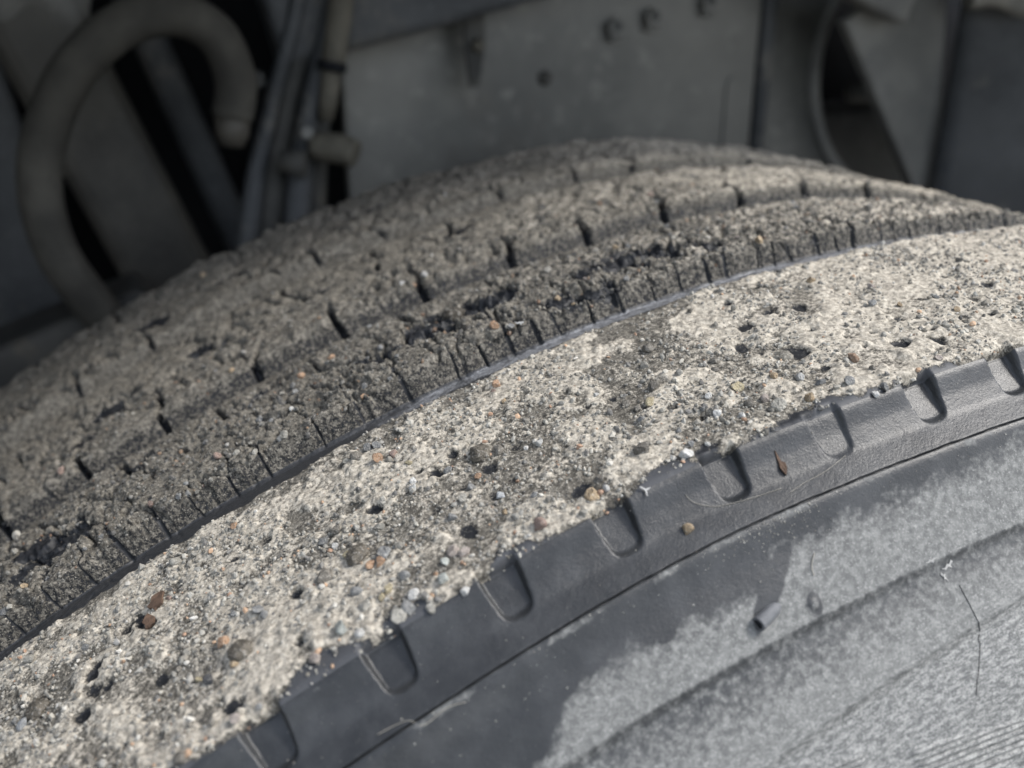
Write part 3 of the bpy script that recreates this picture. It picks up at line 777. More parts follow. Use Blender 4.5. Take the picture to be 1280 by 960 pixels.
PEBBLES = [(119.98, 35.9, 2.8, 'bluewhite'), (115.11, 21.1, 2.5, 'orange'), (115.9, 16.5, 1.3, 'yellow'), (115.67, 14.7, 1.9, 'dark'), (116.18, 44.3, 1.5, 'pink'), (119.79, 52.9, 2.5, 'pale'), (118.36, 46.4, 1.5, 'grey'), (114.24, 23.0, 2.7, 'grey'), (114.12, 20.9, 1.8, 'grey'), (112.78, 6.9, 2.7, 'green'), (112.5, 3.6, 1.7, 'white'), (112.14, 9.0, 2.0, 'pale'), (112.18, 13.0, 2.1, 'grey'), (112.7, 21.7, 3.4, 'taupe'), (113.45, 9.5, 2.2, 'pale'), (113.49, 4.4, 2.4, 'pinkpale'), (114.95, 55.0, 2.1, 'pale'), (115.83, 54.0, 2.2, 'pale'), (114.2, 53.4, 1.7, 'orange'), (112.02, 23.8, 2.2, 'yellow'), (112.22, 29.5, 1.4, 'white'), (112.42, 32.7, 2.2, 'grey'), (112.06, 33.2, 2.1, 'taupe'), (111.71, 18.2, 2.1, 'orange'), (111.51, 17.1, 2.0, 'orange'), (111.35, 18.7, 3.4, 'grey'), (111.15, 26.8, 2.1, 'pale'), (110.4, 47.8, 2.4, 'orange'), (110.0, 47.2, 2.3, 'pink'), (111.11, 53.7, 1.8, 'pale'), (110.48, 54.0, 2.3, 'grey'), (110.8, 53.2, 2.5, 'taupe'), (110.24, 53.4, 2.1, 'grey'), (109.81, 41.3, 1.5, 'yellow'), (107.87, 31.1, 2.5, 'taupe'), (106.99, 27.3, 2.1, 'white'), (107.31, 27.9, 1.2, 'white'), (108.62, 27.0, 1.5, 'orange'), (109.96, 34.6, 1.5, 'white'), (110.04, 33.0, 1.6, 'white'), (109.13, 33.0, 1.8, 'grey'), (108.93, 24.4, 1.9, 'grey'), (109.21, 21.9, 2.1, 'pale'), (108.5, 18.4, 1.9, 'bluewhite'), (107.87, 13.6, 1.5, 'grey'), (108.22, 4.2, 2.6, 'pink'), (110.04, 10.4, 2.2, 'pinkpale'), (109.85, 8.5, 2.1, 'pinkpale'), (110.32, 9.3, 1.8, 'green'), (110.6, 7.1, 1.3, 'orange'), (110.52, 4.4, 2.3, 'green'), (111.19, 5.5, 2.4, 'white'), (111.39, 3.1, 2.4, 'grey'), (111.59, 9.5, 1.9, 'yellow'), (111.79, 8.5, 1.7, 'yellow'), (111.67, 2.8, 2.8, 'pale'), (111.03, 0.7, 2.0, 'pale'), (110.28, 0.4, 1.7, 'white'), (102.88, 43.5, 3.1, 'taupe'), (103.39, 38.1, 2.0, 'pale'), (102.12, 18.4, 2.7, 'yellow'), (100.7, 13.6, 2.3, 'white'), (101.13, 5.8, 2.1, 'tan'), (102.92, 18.4, 1.8, 'white'), (103.20, 11.7, 2.1, 'white'), (102.8, 8.2, 1.4, 'white'), (102.32, 11.4, 2.1, 'taupe'), (104.54, 4.2, 2.6, 'white'), (103.95, 4.7, 1.1, 'white'), (105.21, 11.2, 3.5, 'taupe'), (104.58, 27.3, 2.2, 'taupe'), (104.46, 24.1, 1.8, 'taupe'), (104.14, 24.1, 2.4, 'yellow'), (103.75, 28.4, 2.4, 'taupe'), (106.88, 5.0, 2.7, 'tan'), (106.52, 5.5, 1.8, 'white'), (107.27, 1.5, 1.8, 'pale'), (104.97, 5.2, 1.2, 'pale'), (105.01, 34.3, 1.2, 'white'), (101.89, 6.9, 3.2, 'pale'), (105.41, -9.6, 2.1, 'tan'), (97.21, 48.6, 2.0, 'tan'), (99.19, 13.3, 2.6, 'brown'), (100.03, 5.8, 2.3, 'grey'), (99.0, 0.6, 1.8, 'pale'), (99.79, 0.5, 1.6, 'white'), (99.47, 1.2, 1.9, 'grey'), (106.72, 55.0, 2.0, 'orange'), (106.92, 53.2, 1.1, 'pink'), (106.92, 47.2, 1.4, 'tan'), (107.55, 107.4, 2.0, 'orange'), (106.36, 127.5, 2.1, 'orange'), (105.89, 127.5, 2.3, 'white'), (106.68, 127.7, 1.6, 'white'), (105.73, 73.8, 2.2, 'orange'), (105.33, 73.0, 1.8, 'grey'), (110.0, 102.6, 1.9, 'orange'), (109.85, 73.5, 1.9, 'orange'), (109.69, 75.5, 1.7, 'grey'), (109.01, 73.3, 1.3, 'grey'), (114.68, 74.7, 2.2, 'pink'), (114.0, 81.0, 1.7, 'pink'), (115.27, 73.0, 1.5, 'grey'), (116.02, 76.1, 1.9, 'pink'), (115.07, 72.9, 1.8, 'grey'), (117.37, 82.8, 1.3, 'orange'), (117.53, 77.4, 1.5, 'grey'), (120.5, 112.0, 2.5, 'pale'), (117.45, 73.4, 1.4, 'grey'), (119.79, 77.7, 1.6, 'tan'), (119.9, 77.4, 1.6, 'pale'), (119.23, 76.6, 1.6, 'grey'), (120.38, 73.3, 2.1, 'grey'), (120.18, 73.1, 1.6, 'pale'), (112.18, 73.2, 2.2, 'pale'), (112.34, 73.6, 1.7, 'grey'), (111.51, 73.0, 2.3, 'taupe'), (113.05, 73.2, 1.5, 'pale'), (111.11, 96.4, 1.9, 'taupe'), (112.89, 127.5, 2.0, 'tan'), (114.04, 134.3, 2.1, 'orange'), (111.55, 109.1, 1.7, 'orange'), (111.03, 102.6, 1.9, 'orange'), (111.43, 95.0, 1.8, 'grey'), (111.39, 99.6, 1.9, 'grey'), (105.37, 200.0, 2.6, 'pink'), (105.41, 190.6, 2.5, 'pink'), (108.62, 194.9, 2.5, 'pink'), (110.32, 190.8, 1.9, 'tan'), (111.31, 162.7, 2.0, 'tan'), (111.83, 135.1, 2.1, 'orange'), (119.82, 190.0, 2.9, 'pink'), (116.42, 101.8, 1.6, 'pink'), (118.8, 127.4, 2.6, 'pink'), (103.47, 79.6, 1.9, 'tan'), (96.94, 73.2, 2.6, 'tan'), (102.24, 100.9, 1.8, 'tan'), (96.3, 141.1, 1.9, 'pink'), (103.23, 73.9, 1.4, 'tan'), (100.3, 99.3, 1.8, 'tan')]

UNIQUE = {
    (119.98, 35.9): "bluish white pebble in pale dust at the far lower left of the shoulder rib",
    (115.11, 21.1): "bright orange pebble above the cracked brown clod on the shoulder rib",
    (115.9, 16.5): "tiny yellow pebble beside the dark pebble on the shoulder rib",
    (115.67, 14.7): "black rounded pebble below the cracked brown clod",
    (114.24, 23.0): "larger of two touching grey pebbles right of the orange pebble",
    (114.12, 20.9): "smaller of two touching grey pebbles right of the orange pebble",
    (112.78, 6.9): "pale green block-shaped pebble near the notched black band",
    (112.02, 23.8): "yellow oblong pebble at the foot of the round dark clod",
    (111.71, 18.2): "left one of two orange pebbles touching below the round dark clod",
    (111.51, 17.1): "right one of two orange pebbles touching below the round dark clod",
    (111.35, 18.7): "grey pebble just above the pair of orange pebbles",
    (110.4, 47.8): "orange angular pebble close under the blue-grey groove strip",
    (108.22, 4.2): "pink pebble at the edge of the dust above the notched band",
    (102.12, 18.4): "yellow pebble above and right of the deep black hole",
    (103.20, 11.7): "white pebble sitting on the right rim of the deep black hole",
    (104.54, 4.2): "white faceted pebble beside the dark bare patch under the black hole",
    (105.21, 11.2): "large taupe pebble half sunk in the middle of the shoulder rib",
    (106.88, 5.0): "tan egg-shaped pebble above a notch with a white one beside it",
    (106.52, 5.5): "white pebble touching the tan egg-shaped pebble above a notch",
    (105.41, -9.6): "lone tan pebble lying on the smooth black band between two notches",
    (99.19, 13.3): "brown rounded pebble on the bright dusty part of the shoulder rib",
    (101.13, 5.8): "tan pebble in pale dust above the half-filled notch",
    (100.7, 13.6): "white pebble below the ring-shaped pit on the shoulder rib",
    (105.89, 127.5): "bright white pebble at a dark slot of the third rib",
    (106.36, 127.5): "orange pebble just left of the bright white pebble on the third rib",
    (105.73, 73.8): "orange pebble on the outer edge of the second rib with a white splash below",
    (106.72, 55.0): "orange pebble just under the blue-grey strip near the picture's centre",
    (114.68, 74.7): "pink pebble below the curved dark cut in the second rib",
    (107.55, 107.4): "orange pebble left of the washed black patch on the second rib",
}
WORD = dict(orange="orange", pink="pinkish", tan="tan", yellow="yellowish", white="white", pale="pale", pinkpale="pale pinkish", grey="grey", taupe="grey-brown",
            bluewhite="bluish white", green="pale greenish", brown="brown", dark="blackish")


def zone(y):
    if y < 0: return "on the smooth black band"
    if y < 61.5: return "in the pale dust of the shoulder rib"
    if y < 116: return "in the dark mud of the second rib"
    if y < 178: return "in the dark mud of the third rib"
    return "in the dark mud of the innermost rib"


PLAIN = []


def place_pebble(t, y, d, c_, i, sink=0.30, uniq=None):
    me = pebble_data(c_, i % VAR)
    o = bpy.data.objects.new("pebble", me)
    COL.objects.link(o)
    p, n = surf(t, y)
    s = d / 1000.0 * 1.34
    rnd = random.Random(int(t * 977 + y * 31))
    tw = Vector((rnd.gauss(0, 1), rnd.gauss(0, 1), rnd.gauss(0, 1)))
    nn = (n + tw * 0.18).normalized()
    mtx = frame_from(nn, Vector((rnd.uniform(-1, 1), rnd.uniform(-1, 1), rnd.uniform(-1, 1)))).to_4x4()
    o.matrix_world = Matrix.Translation(p + n * s * (0.38 - sink)) @ mtx @ Matrix.Scale(s, 4)
    if uniq:
        tag(o, uniq, "pebble", "pebbles stuck on the tyre")
    else:
        PLAIN.append((o, t, y, d, c_))
    return o


for i, (t, y, d, c_) in enumerate(PEBBLES):
    place_pebble(t, y, d, c_, i, 0.25 if y < 61 else 0.22, UNIQUE.get((t, y)))
taken = [(math.radians(t) * RR, y / 1000) for t, y, d, c_ in PEBBLES]
n_more = 0
while n_more < 165:
    t = random.uniform(88, 121)
    y = random.choice((random.uniform(2, 30), random.uniform(2, 58), random.uniform(75, 112), random.uniform(75, 112), random.uniform(129, 172), random.uniform(192, 238)))
    a = math.radians(t) * RR
    if any((a - b) ** 2 + (y / 1000 - c) ** 2 < 0.0025 ** 2 for b, c in taken): continue
    if any(abs(t - pt) < 0.35 and abs(y - py_) < 3 for pt, py_, _ in PITS): continue
    c_ = random.choices(("grey", "taupe", "pale", "pinkpale", "tan", "orange", "white"), (30, 34, 16, 6, 5, 4, 3))[0]
    place_pebble(t, y, random.triangular(1.0, 2.3, 1.35), c_, n_more, 0.25)
    taken.append((a, y / 1000)); n_more += 1

RIBS = (("shoulder rib", 0, 61.5), ("second rib", 61.5, 116), ("third rib", 116, 178), ("innermost rib", 178, 260))
kinds_ = {}
for o, t, y, d, c_ in PLAIN:
    rib, a_, b_ = next(r_ for r_ in RIBS if r_[1] <= max(y, 0) < r_[2])
    f_ = (y - a_) / (b_ - a_)
    across = "by the outer edge" if f_ < 0.33 else "mid-width" if f_ < 0.66 else "by the inner edge"
    place = "far left" if t > 115 else "left" if t > 108 else "centre" if t > 102 else "right"
    kinds_.setdefault(("small" if d < 1.75 else "larger", WORD[c_], across, rib, place), []).append((o, t))
NUM = ("two", "three", "four", "five", "six", "seven", "eight")
ORD = ("first", "second", "third", "fourth", "fifth", "sixth", "seventh", "eighth")
for (sz_, w_, across, rib, place), L_ in kinds_.items():
    L_.sort(key=lambda e: -e[1])
    for q, (o, t) in enumerate(L_):
        if len(L_) == 1:
            lab = f"only {sz_} {w_} pebble {across} of the {rib}, {place}"
        else:
            lab = f"{ORD[min(q, 7)]} {sz_} {w_} pebble from left, {across} of the {rib}, {place}"
        tag(o, lab, "pebble", "pebbles stuck on the tyre")

# grit: the sand and crumbs nobody could count, one mesh
def scatter(name, count, label, pick, tint, parent=None):
    ico = bmesh.new(); bmesh.ops.create_icosphere(ico, subdivisions=1, radius=0.5)
    ico.verts.ensure_lookup_table()
    bv = np.array([v.co[:] for v in ico.verts]); bf = np.array([[v.index for v in f.verts] for f in ico.faces]); ico.free()
    nv, nf = len(bv), len(bf)
    V_ = np.zeros((count, nv, 3), np.float32); C_ = np.zeros((count, 4), np.float32)
    for g in range(count):
        t, y, s = pick()
        p, n = surf_fast(t, y)
        q = rng.normal(size=(3, 3)); q, _ = np.linalg.qr(q)
        sh = bv * (1 + rng.uniform(-0.28, 0.28, (nv, 1))) * np.array([rng.uniform(0.8, 1.3), rng.uniform(0.7, 1.0), rng.uniform(0.55, 0.9)])
        V_[g] = (sh @ q) * s + p + n * s * rng.uniform(-0.05, 0.25)
        C_[g, :3] = tint(y); C_[g, 3] = 1
    me = bpy.data.meshes.new(name)
    F_ = (bf[None] + (np.arange(count) * nv)[:, None, None]).reshape(-1, 3)
    me.vertices.add(count * nv); me.vertices.foreach_set("co", V_.ravel())
    me.loops.add(F_.size); me.loops.foreach_set("vertex_index", F_.astype(np.int32).ravel())
    me.polygons.add(len(F_)); me.polygons.foreach_set("loop_start", (np.arange(len(F_)) * 3).astype(np.int32))
    me.polygons.foreach_set("use_smooth", np.zeros(len(F_), bool))
    me.update(calc_edges=True)
    ca = me.color_attributes.new("grain", 'FLOAT_COLOR', 'POINT')
    ca.data.foreach_set("color", np.repeat(C_, nv, 0).ravel())
    o = link_mesh(name, me, M_GRAIN, parent)
    tag(o, label, "grit" if parent is None else None, None, "stuff")
    return o


def grain_material():
    m, N, L, P = new_mat("sand_grains")
    a = add(N, "ShaderNodeAttribute", attribute_name="grain").outputs["Color"]
    co = add(N, "ShaderNodeTexCoord").outputs["Object"]
    g = noise(N, L, co, 2400, 3, 0.6).outputs["Fac"]
    c = mixc(N, L, mth(N, L, 'MULTIPLY', ramp(N, L, g, 0.5, 0.7), 0.5), a, (0.34, 0.32, 0.28))
    L.new(c, P.inputs["Base Color"]); P.inputs["Roughness"].default_value = 0.85; P.inputs["Specular IOR Level"].default_value = 0.25
    return m


M_GRAIN = grain_material()
UY = np.arange(0.0, 0.2471, 0.0001); UU = np.array([uy(v) for v in UY])


def surf_fast(t, ym):
    u = np.interp(ym / 1000, UY, UU) if ym >= 0 else U0 - ym / 1000
    for ur, tc, P in GRID:
        if ur[0] <= u <= ur[-1]:
            i = min(int(np.searchsorted(ur, u)), len(ur) - 1); j = min(int(np.searchsorted(tc, t)), len(tc) - 1)
            p = P[i, j]; break
    n_y = float(np.interp(u, fine, ny)); n_r = float(np.interp(u, fine, nr)); th = math.radians(t)
    return p, np.array([n_r * math.cos(th), n_y, n_r * math.sin(th)])


PAL = np.array([[0.30, 0.29, 0.26], [0.22, 0.205, 0.175], [0.40, 0.38, 0.33], [0.16, 0.155, 0.145], [0.50, 0.48, 0.43], [0.34, 0.22, 0.15], [0.44, 0.30, 0.20], [0.50, 0.485, 0.45]])
W_SH = np.array([0.28, 0.26, 0.20, 0.12, 0.05, 0.02, 0.025, 0.012]); W_SH /= W_SH.sum()
W_RB = np.array([0.20, 0.36, 0.07, 0.29, 0.03, 0.02, 0.02, 0.008]); W_RB /= W_RB.sum()


def tint(y):
    w = W_SH if y < 61 else W_RB
    return PAL[rng.choice(len(PAL), p=w)] * rng.uniform(0.55, 0.95) * (1.0 if y < 61 else 0.55)


def pick_sh():
    while True:
        t, y = rng.uniform(86, 123), rng.uniform(0.8, 60.5)
        dens = float(fbm(np.array([math.radians(t) * RR]), np.array([y / 1000]), 0.012, 211, 3)[0])
        if any(abs(t - a_) < b_ * 0.085 and abs(y - c_) < b_ * 0.7 for a_, c_, b_ in PITS): continue
        if rng.random() < (dens - 0.25) * 2.2: break
    return t, y, float(np.clip(rng.lognormal(math.log(0.00056), 0.48), 0.00030, 0.0017))


def pick_rb():
    y = rng.choice((rng.uniform(71.5, 115), rng.uniform(71.5, 115), rng.uniform(125, 177), rng.uniform(187, 247)))
    t = rng.uniform(85, 123)
    if rng.random() < 0.93 and any(abs(t - a_) < b_ * 0.11 and abs(y - c_) < b_ * 0.45 for a_, c_, b_ in WET): return pick_rb()
    return t, y, float(np.clip(rng.lognormal(math.log(0.00068), 0.42), 0.00035, 0.0018))


scatter("dust_grit", 12000, "loose pale sand grains and crumbs scattered over the dusty shoulder rib", pick_sh, tint)
scatter("mud_grit", 13000, "gritty brown-grey mud crumbs covering the inner tread ribs", pick_rb, tint)


def pick_band():
    if rng.random() < 0.25: return rng.normal(103.6, 0.9), float(-14.9 - rng.exponential(1.5)), float(0.00012 + 0.00022 * rng.random())
    return rng.uniform(92, 118), float(rng.choice((-rng.uniform(1, 13), -14.6 - rng.exponential(1.6), -rng.uniform(14, 24)))), float(0.0001 + 0.00022 * rng.random() ** 2)


scatter("fine_grit", 650, "tiny pale specks of sand on the black band and along its crease", pick_band, lambda y: PAL[rng.choice((0, 1, 2, 4))] * rng.uniform(0.6, 0.95))

# clods of hard mud
M_CLOD = stone_mat("hard_mud", (0.135, 0.12, 0.097), 0.45, 0.2)
M_CLOD2 = stone_mat("dark_hard_mud", (0.06, 0.054, 0.044), 0.4, 0.2)


def clod(t, y, d, label, mat, flat=0.5, seed=0, lift=0.08):
    rnd = random.Random(seed)
    bm = bmesh.new(); bmesh.ops.create_icosphere(bm, subdivisions=4, radius=0.5)
    o_ = rnd.uniform(0, 50)
    for v in bm.verts:
        c = v.co.normalized()
        a = np.array([c.x * 1.0 + o_]); b = np.array([c.y * 1.0 + c.z * 0.7])
        k_ = float(fbm(a, b, 0.55, seed + 3, 3)[0]) - 0.5
        v.co = c * (0.5 + 0.28 * k_ + rnd.gauss(0, 0.006)); v.co.z *= flat
    for f in bm.faces: f.smooth = True
    me = bpy.data.meshes.new("mud_clod"); bm.to_mesh(me); bm.free()
    o = link_mesh("mud_clod", me, mat)
    p, n = surf(t, y)
    o.matrix_world = Matrix.Translation(p + n * d / 1000 * lift) @ frame_from(n, Vector((1, 0.3, 0))).to_4x4() @ Matrix.Scale(d / 1000, 4)
    return tag(o, label, "mud clod", "clods of hard mud on the tyre")


clod(114.85, 16.0, 4.7, "cracked brown clod of mud with a black gap at its side, below the orange pebble", M_CLOD, 0.55, 1)
clod(111.85, 22.5, 4.8, "round dark clod of mud ringed by orange and grey pebbles", M_CLOD, 0.55, 2, 0.1)
clod(108.25, 33.0, 4.9, "round brown clod of mud with a dark rim, upper middle of the shoulder rib", M_CLOD, 0.5, 3)
clod(106.15, 98.0, 6.5, "smooth brown clod in the washed black patch of the second rib", M_CLOD2, 0.6, 4, 0.12)
clod(100.35, 23.4, 4.2, "grey dusty lump inside the ring-shaped pit on the shoulder rib", stone_mat("pale_mud", (0.19, 0.178, 0.15), 0.4), 0.5, 5, -0.05)
clod(119.6, 37.5, 5.0, "dusty brown lump beside the bluish white pebble at the lower left", M_CLOD, 0.5, 6)

# scraps: leaf bits, fibres, flakes
M_LEAF = metal_mat("rotten_leaf", (0.05, 0.032, 0.022), (0.12, 0.075, 0.05), 700, 0.8)
M_FIBRE = metal_mat("pale_fibre", (0.22, 0.21, 0.18), (0.32, 0.30, 0.26), 600, 0.8)
M_FLAKE = metal_mat("white_flake", (0.26, 0.26, 0.25), (0.38, 0.375, 0.36), 600, 0.7)


def scrap(name, t, y, outline, size, mat, label, cat, thick=0.16, rot=0.0, lift=0.0004, group=None):
    bm = bmesh.new()
    c, s = math.cos(rot), math.sin(rot)
    vs = [bm.verts.new(((x * c - yy * s) * size, (x * s + yy * c) * size, 0.10 * size * math.sin(3 * x + 2 * yy))) for x, yy in outline]
    f = bm.faces.new(vs)
    r = bmesh.ops.extrude_face_region(bm, geom=[f])
    bmesh.ops.translate(bm, verts=[v for v in r["geom"] if isinstance(v, bmesh.types.BMVert)], vec=(0, 0, thick * size))
    bmesh.ops.recalc_face_normals(bm, faces=bm.faces)
    me = bpy.data.meshes.new(name); bm.to_mesh(me); bm.free()
    o = link_mesh(name, me, mat)
    p, n = surf(t, y)
    o.matrix_world = Matrix.Translation(p + n * lift) @ frame_from(n, Vector((1, 0, 0))).to_4x4()
    return tag(o, label, cat, group)


jag = [(-1.1, 0.25), (-0.5, 0.12), (-0.2, 0.4), (0.1, 0.1), (0.7, 0.2), (1.0, -0.1), (0.4, -0.12), (0.2, -0.5), (-0.1, -0.1), (-0.7, -0.02)]
jag2 = [(-0.6, 0.9), (-0.35, 0.3), (0.15, 0.2), (0.2, -0.2), (0.75, -0.35), (0.6, -0.7), (0.1, -0.45), (-0.2, -0.75), (-0.15, -0.1), (-0.6, 0.15)]
blob = [(math.cos(a) * (0.5 + 0.12 * math.sin(3 * a + 1)), math.sin(a) * (0.36 + 0.1 * math.cos(5 * a))) for a in np.linspace(0, 2 * math.pi, 14)[:-1]]
scrap("leaf_scrap", 116.42, 43.6, blob, 0.0040, M_LEAF, "rotten brown leaf scrap beside a pink pebble near the groove", "leaf scrap", rot=0.5, lift=0.0006, group="rotten leaf scraps")
scrap("leaf_scrap", 116.70, 40.6, blob, 0.0032, M_LEAF, "small reddish brown leaf scrap next to a dark bare patch", "leaf scrap", rot=1.5, lift=0.0006, group="rotten leaf scraps")
spike = [(-1.0, 0.02), (-0.5, 0.12), (-0.1, 0.10), (0.1, 0.30), (0.5, 0.26), (0.8, 0.10), (1.0, 0.0), (0.75, -0.14), (0.4, -0.24), (0.0, -0.12), (-0.45, -0.06)]
scrap("seed_husk", 102.73, -5.2, spike, 0.0026, M_LEAF, "dry brown seed husk stuck on the black band between two notches", "seed husk", rot=-1.45, lift=0.0001)
vee = [(-0.8, 0.5), (0.0, 0.1), (0.9, 0.35), (0.95, 0.1), (0.1, -0.2), (-0.1, -0.9), (-0.3, -0.85), (-0.2, -0.1), (-0.9, 0.35)]
scrap("white_flake", 105.85, 0.5, vee, 0.0012, M_FLAKE, "tiny white forked flake on the band's upper edge beside a notch", "flake", rot=2.0, group="white flakes")
scrap("white_flake", 105.05, 72.6, jag2, 0.0012, M_FLAKE, "white splash-shaped flake on the wall of the second rib", "flake", rot=0.4, lift=0.0006, group="white flakes")


def fibre(pts, rad, label, mat=M_FIBRE):
    P = []
    for t, y in pts:
        p, n = surf(t, y); P.append(p + n * (rad + 0.0001))
    o = tube("fibre", P, rad, mat, None, 6)
    return tag(o, label, "fibre", "loose fibres on the tyre")


fibre([(105.05, -3.5), (104.95, -5.5), (104.55, -7.8), (103.9, -9.2), (103.0, -9.9)], 0.00005, "thin pale hair curving under a notch on the black band")
fibre([(101.2, -8.6), (101.9, -10.2), (102.5, -10.8), (102.9, -11.4)], 0.00005, "short pale fibre on the band below the half-filled notch")
fibre([(113.1, -12.6), (112.5, -13.4), (112.2, -15.6), (111.7, -15.2), (111.3, -16.0)], 0.00006, "kinked pale fibre over the crease at the lower left")
fibre([(103.35, -26.5), (103.28, -24.6), (103.10, -22.8)], 0.00010, "white scratchy fibre on the dusty sidewall above the ring mark")
for i, (t, y, sz, ro) in enumerate(((100.50, -33.2, 0.0012, 0.3), (100.12, -35.0, 0.0015, 1.2), (100.33, -36.6, 0.0011, 2.2))):
    scrap("white_flake", t, y, (jag, jag2, jag)[i], sz, M_FLAKE, ("white flaky mark on the upper ledge line of the sidewall", "largest white flaky mark on the sidewall, above the crack", "white flaky mark closest to the top of the sidewall crack")[i], "flake", thick=0.08, rot=ro, lift=0.0001, group="white flakes")

# ------------------------------------------------------------------ inside of the wheel arch
def box_mesh(name, size, loc, mat, parent=None, rot=None, bevel=0.003, axes=None):
    bm = bmesh.new(); bmesh.ops.create_cube(bm, size=1.0)
    for v in bm.verts: v.co = Vector((v.co.x * size[0], v.co.y * size[1], v.co.z * size[2]))
    if bevel:
        bmesh.ops.bevel(bm, geom=list(bm.edges), offset=bevel, segments=3, profile=0.5, affect='EDGES')
    me = bpy.data.meshes.new(name); bm.to_mesh(me); bm.free()
    o = link_mesh(name, me, mat, parent)
    mt = Matrix.Translation(loc)
    if axes is not None: mt = mt @ axes.to_4x4()
    elif rot is not None: mt = mt @ Matrix.Rotation(rot[1], 4, 'Z') @ Matrix.Rotation(rot[0], 4, 'Y')
    o.matrix_world = mt
    return o


def bar_between(name, a, b, w, th, mat, parent=None, face=(0, -1, 0), bevel=0.004):
    a = Vector(a); b = Vector(b); z = (b - a).normalized(); f = Vector(face)
    y = (f - z * f.dot(z)).normalized(); x = y.cross(z)
    return box_mesh(name, (w, th, (b - a).length), (a + b) / 2, mat, parent, bevel=bevel, axes=Matrix((x, y, z)).transposed())


def slab_mesh(name, outline, y0, th, mat, parent=None, bevel=0.002):
    """flat plate in the x-z plane with thickness along y"""
    bm = bmesh.new()
    vs = [bm.verts.new((x, y0, z)) for x, z in outline]
    f = bm.faces.new(vs)
    r = bmesh.ops.extrude_face_region(bm, geom=[f])
    bmesh.ops.translate(bm, verts=[v for v in r["geom"] if isinstance(v, bmesh.types.BMVert)], vec=(0, th, 0))
    bmesh.ops.recalc_face_normals(bm, faces=bm.faces)
    if bevel: bmesh.ops.bevel(bm, geom=list(bm.edges), offset=bevel, segments=2, profile=0.5, affect='EDGES')
    me = bpy.data.meshes.new(name); bm.to_mesh(me); bm.free()
    return link_mesh(name, me, mat, parent)


def bolt_head(name, loc, r, mat, parent, depth=0.006):
    pts = [(loc[0], loc[1], loc[2]), (loc[0], loc[1] - depth, loc[2])]
    o = tube(name, pts, r, mat, parent, 6, smooth=0)
    return o


# chassis rail plate behind the tyre
rail = slab_mesh("chassis_rail", [(-0.085, 0.34), (0.217, 0.34), (0.217, 0.74), (-0.085, 0.74)], 0.46, 0.008, M_PLATE, bevel=0.002)
tag(rail, "flat grey chassis rail plate behind the top of the tyre, with dark bolt holes", "chassis rail")
for x, z in ((0.099, 0.545), (0.127, 0.551), (0.170, 0.560)):
    h = tube("bolt", [(x, 0.4595, z), (x, 0.453, z)], 0.0062, M_PLATE, rail, 6, smooth=0)
    tube("bolt_hole", [(x, 0.4528, z + 0.001), (x, 0.4518, z + 0.001)], 0.0034, M_LINER, h, 10, smooth=0)
    tube("washer_lip", [(x - 0.005, 0.4565, z - 0.0065), (x, 0.4555, z - 0.008), (x + 0.006, 0.4565, z - 0.0065)], 0.0016, M_GUSSET, h, 8)
tube("rivet", [(0.050, 0.4595, 0.514), (0.050, 0.4565, 0.514)], [0.005, 0.003], M_STRUT, rail, 12, smooth=0)
slab_mesh("stiffener", [(0.192, 0.34), (0.206, 0.34), (0.206, 0.505), (0.203, 0.511), (0.195, 0.511), (0.192, 0.505)], 0.4585, 0.0014, M_PLATE, rail, 0.0005)
b_ = bar_between("cross_beam", (-0.13, 0.435, 0.548), (0.06, 0.435, 0.592), 0.045, 0.03, M_PLATE2, bevel=0.006)
tag(b_, "dark sloping beam at the top in front of the left end of the chassis rail", "beam")

strap = slab_mesh("hanging_strap", [(-0.0135, 0.70), (-0.0125, 0.535), (-0.009, 0.512), (-0.003, 0.512), (0.001, 0.535), (0.001, 0.70)], 0.440, 0.004, M_STRUT, bevel=0.0012)
tag(strap, "narrow dark strap hanging at the top in front of the grey chassis rail", "strap")
tube("rivet", [(-0.0045, 0.4395, 0.536), (-0.0045, 0.4355, 0.536)], [0.0045, 0.003], M_TAN, strap, 14, smooth=0)

# pressed panel with a round opening, right of the rail
cx, cz, cr_ = 0.388, 0.514, 0.104
outl = [(0.2285, 0.34), (cx - 0.02, 0.34)] + [(cx + cr_ * math.cos(a), cz + cr_ * math.sin(a)) for a in np.linspace(R_(259), R_(101), 40)] + [(cx - 0.02, 0.74), (0.2285, 0.74)]
panel = slab_mesh("pressed_panel", outl, 0.480, 0.005, M_PLATE, bevel=0.0)
tag(panel, "grey pressed panel with a large round opening between the rail and the gusset", "panel")
tube("opening_rim", [(cx + cr_ * math.cos(a), 0.478, cz + cr_ * math.sin(a)) for a in np.linspace(R_(262), R_(98), 26)], 0.0048, M_GUSSET, panel, 10, smooth=1)
tube("rolled_edge", [(0.2325, 0.474, 0.34), (0.2325, 0.474, 0.74)], 0.0065, M_PLATE2, panel, 16, smooth=0)
hb = tube("hub_bolt", [(0.395, 0.56, 0.486), (0.395, 0.535, 0.486)], [0.010, 0.007], M_GUSSET, None, 6, smooth=0)
tag(hb, "pale bolt end seen through the round opening", "bolt")
bx_ = box_mesh("inner_box", (0.13, 0.06, 0.14), (0.43, 0.60, 0.40), M_LINER, bevel=0.008)
tag(bx_, "dark box low inside the round opening", "box")

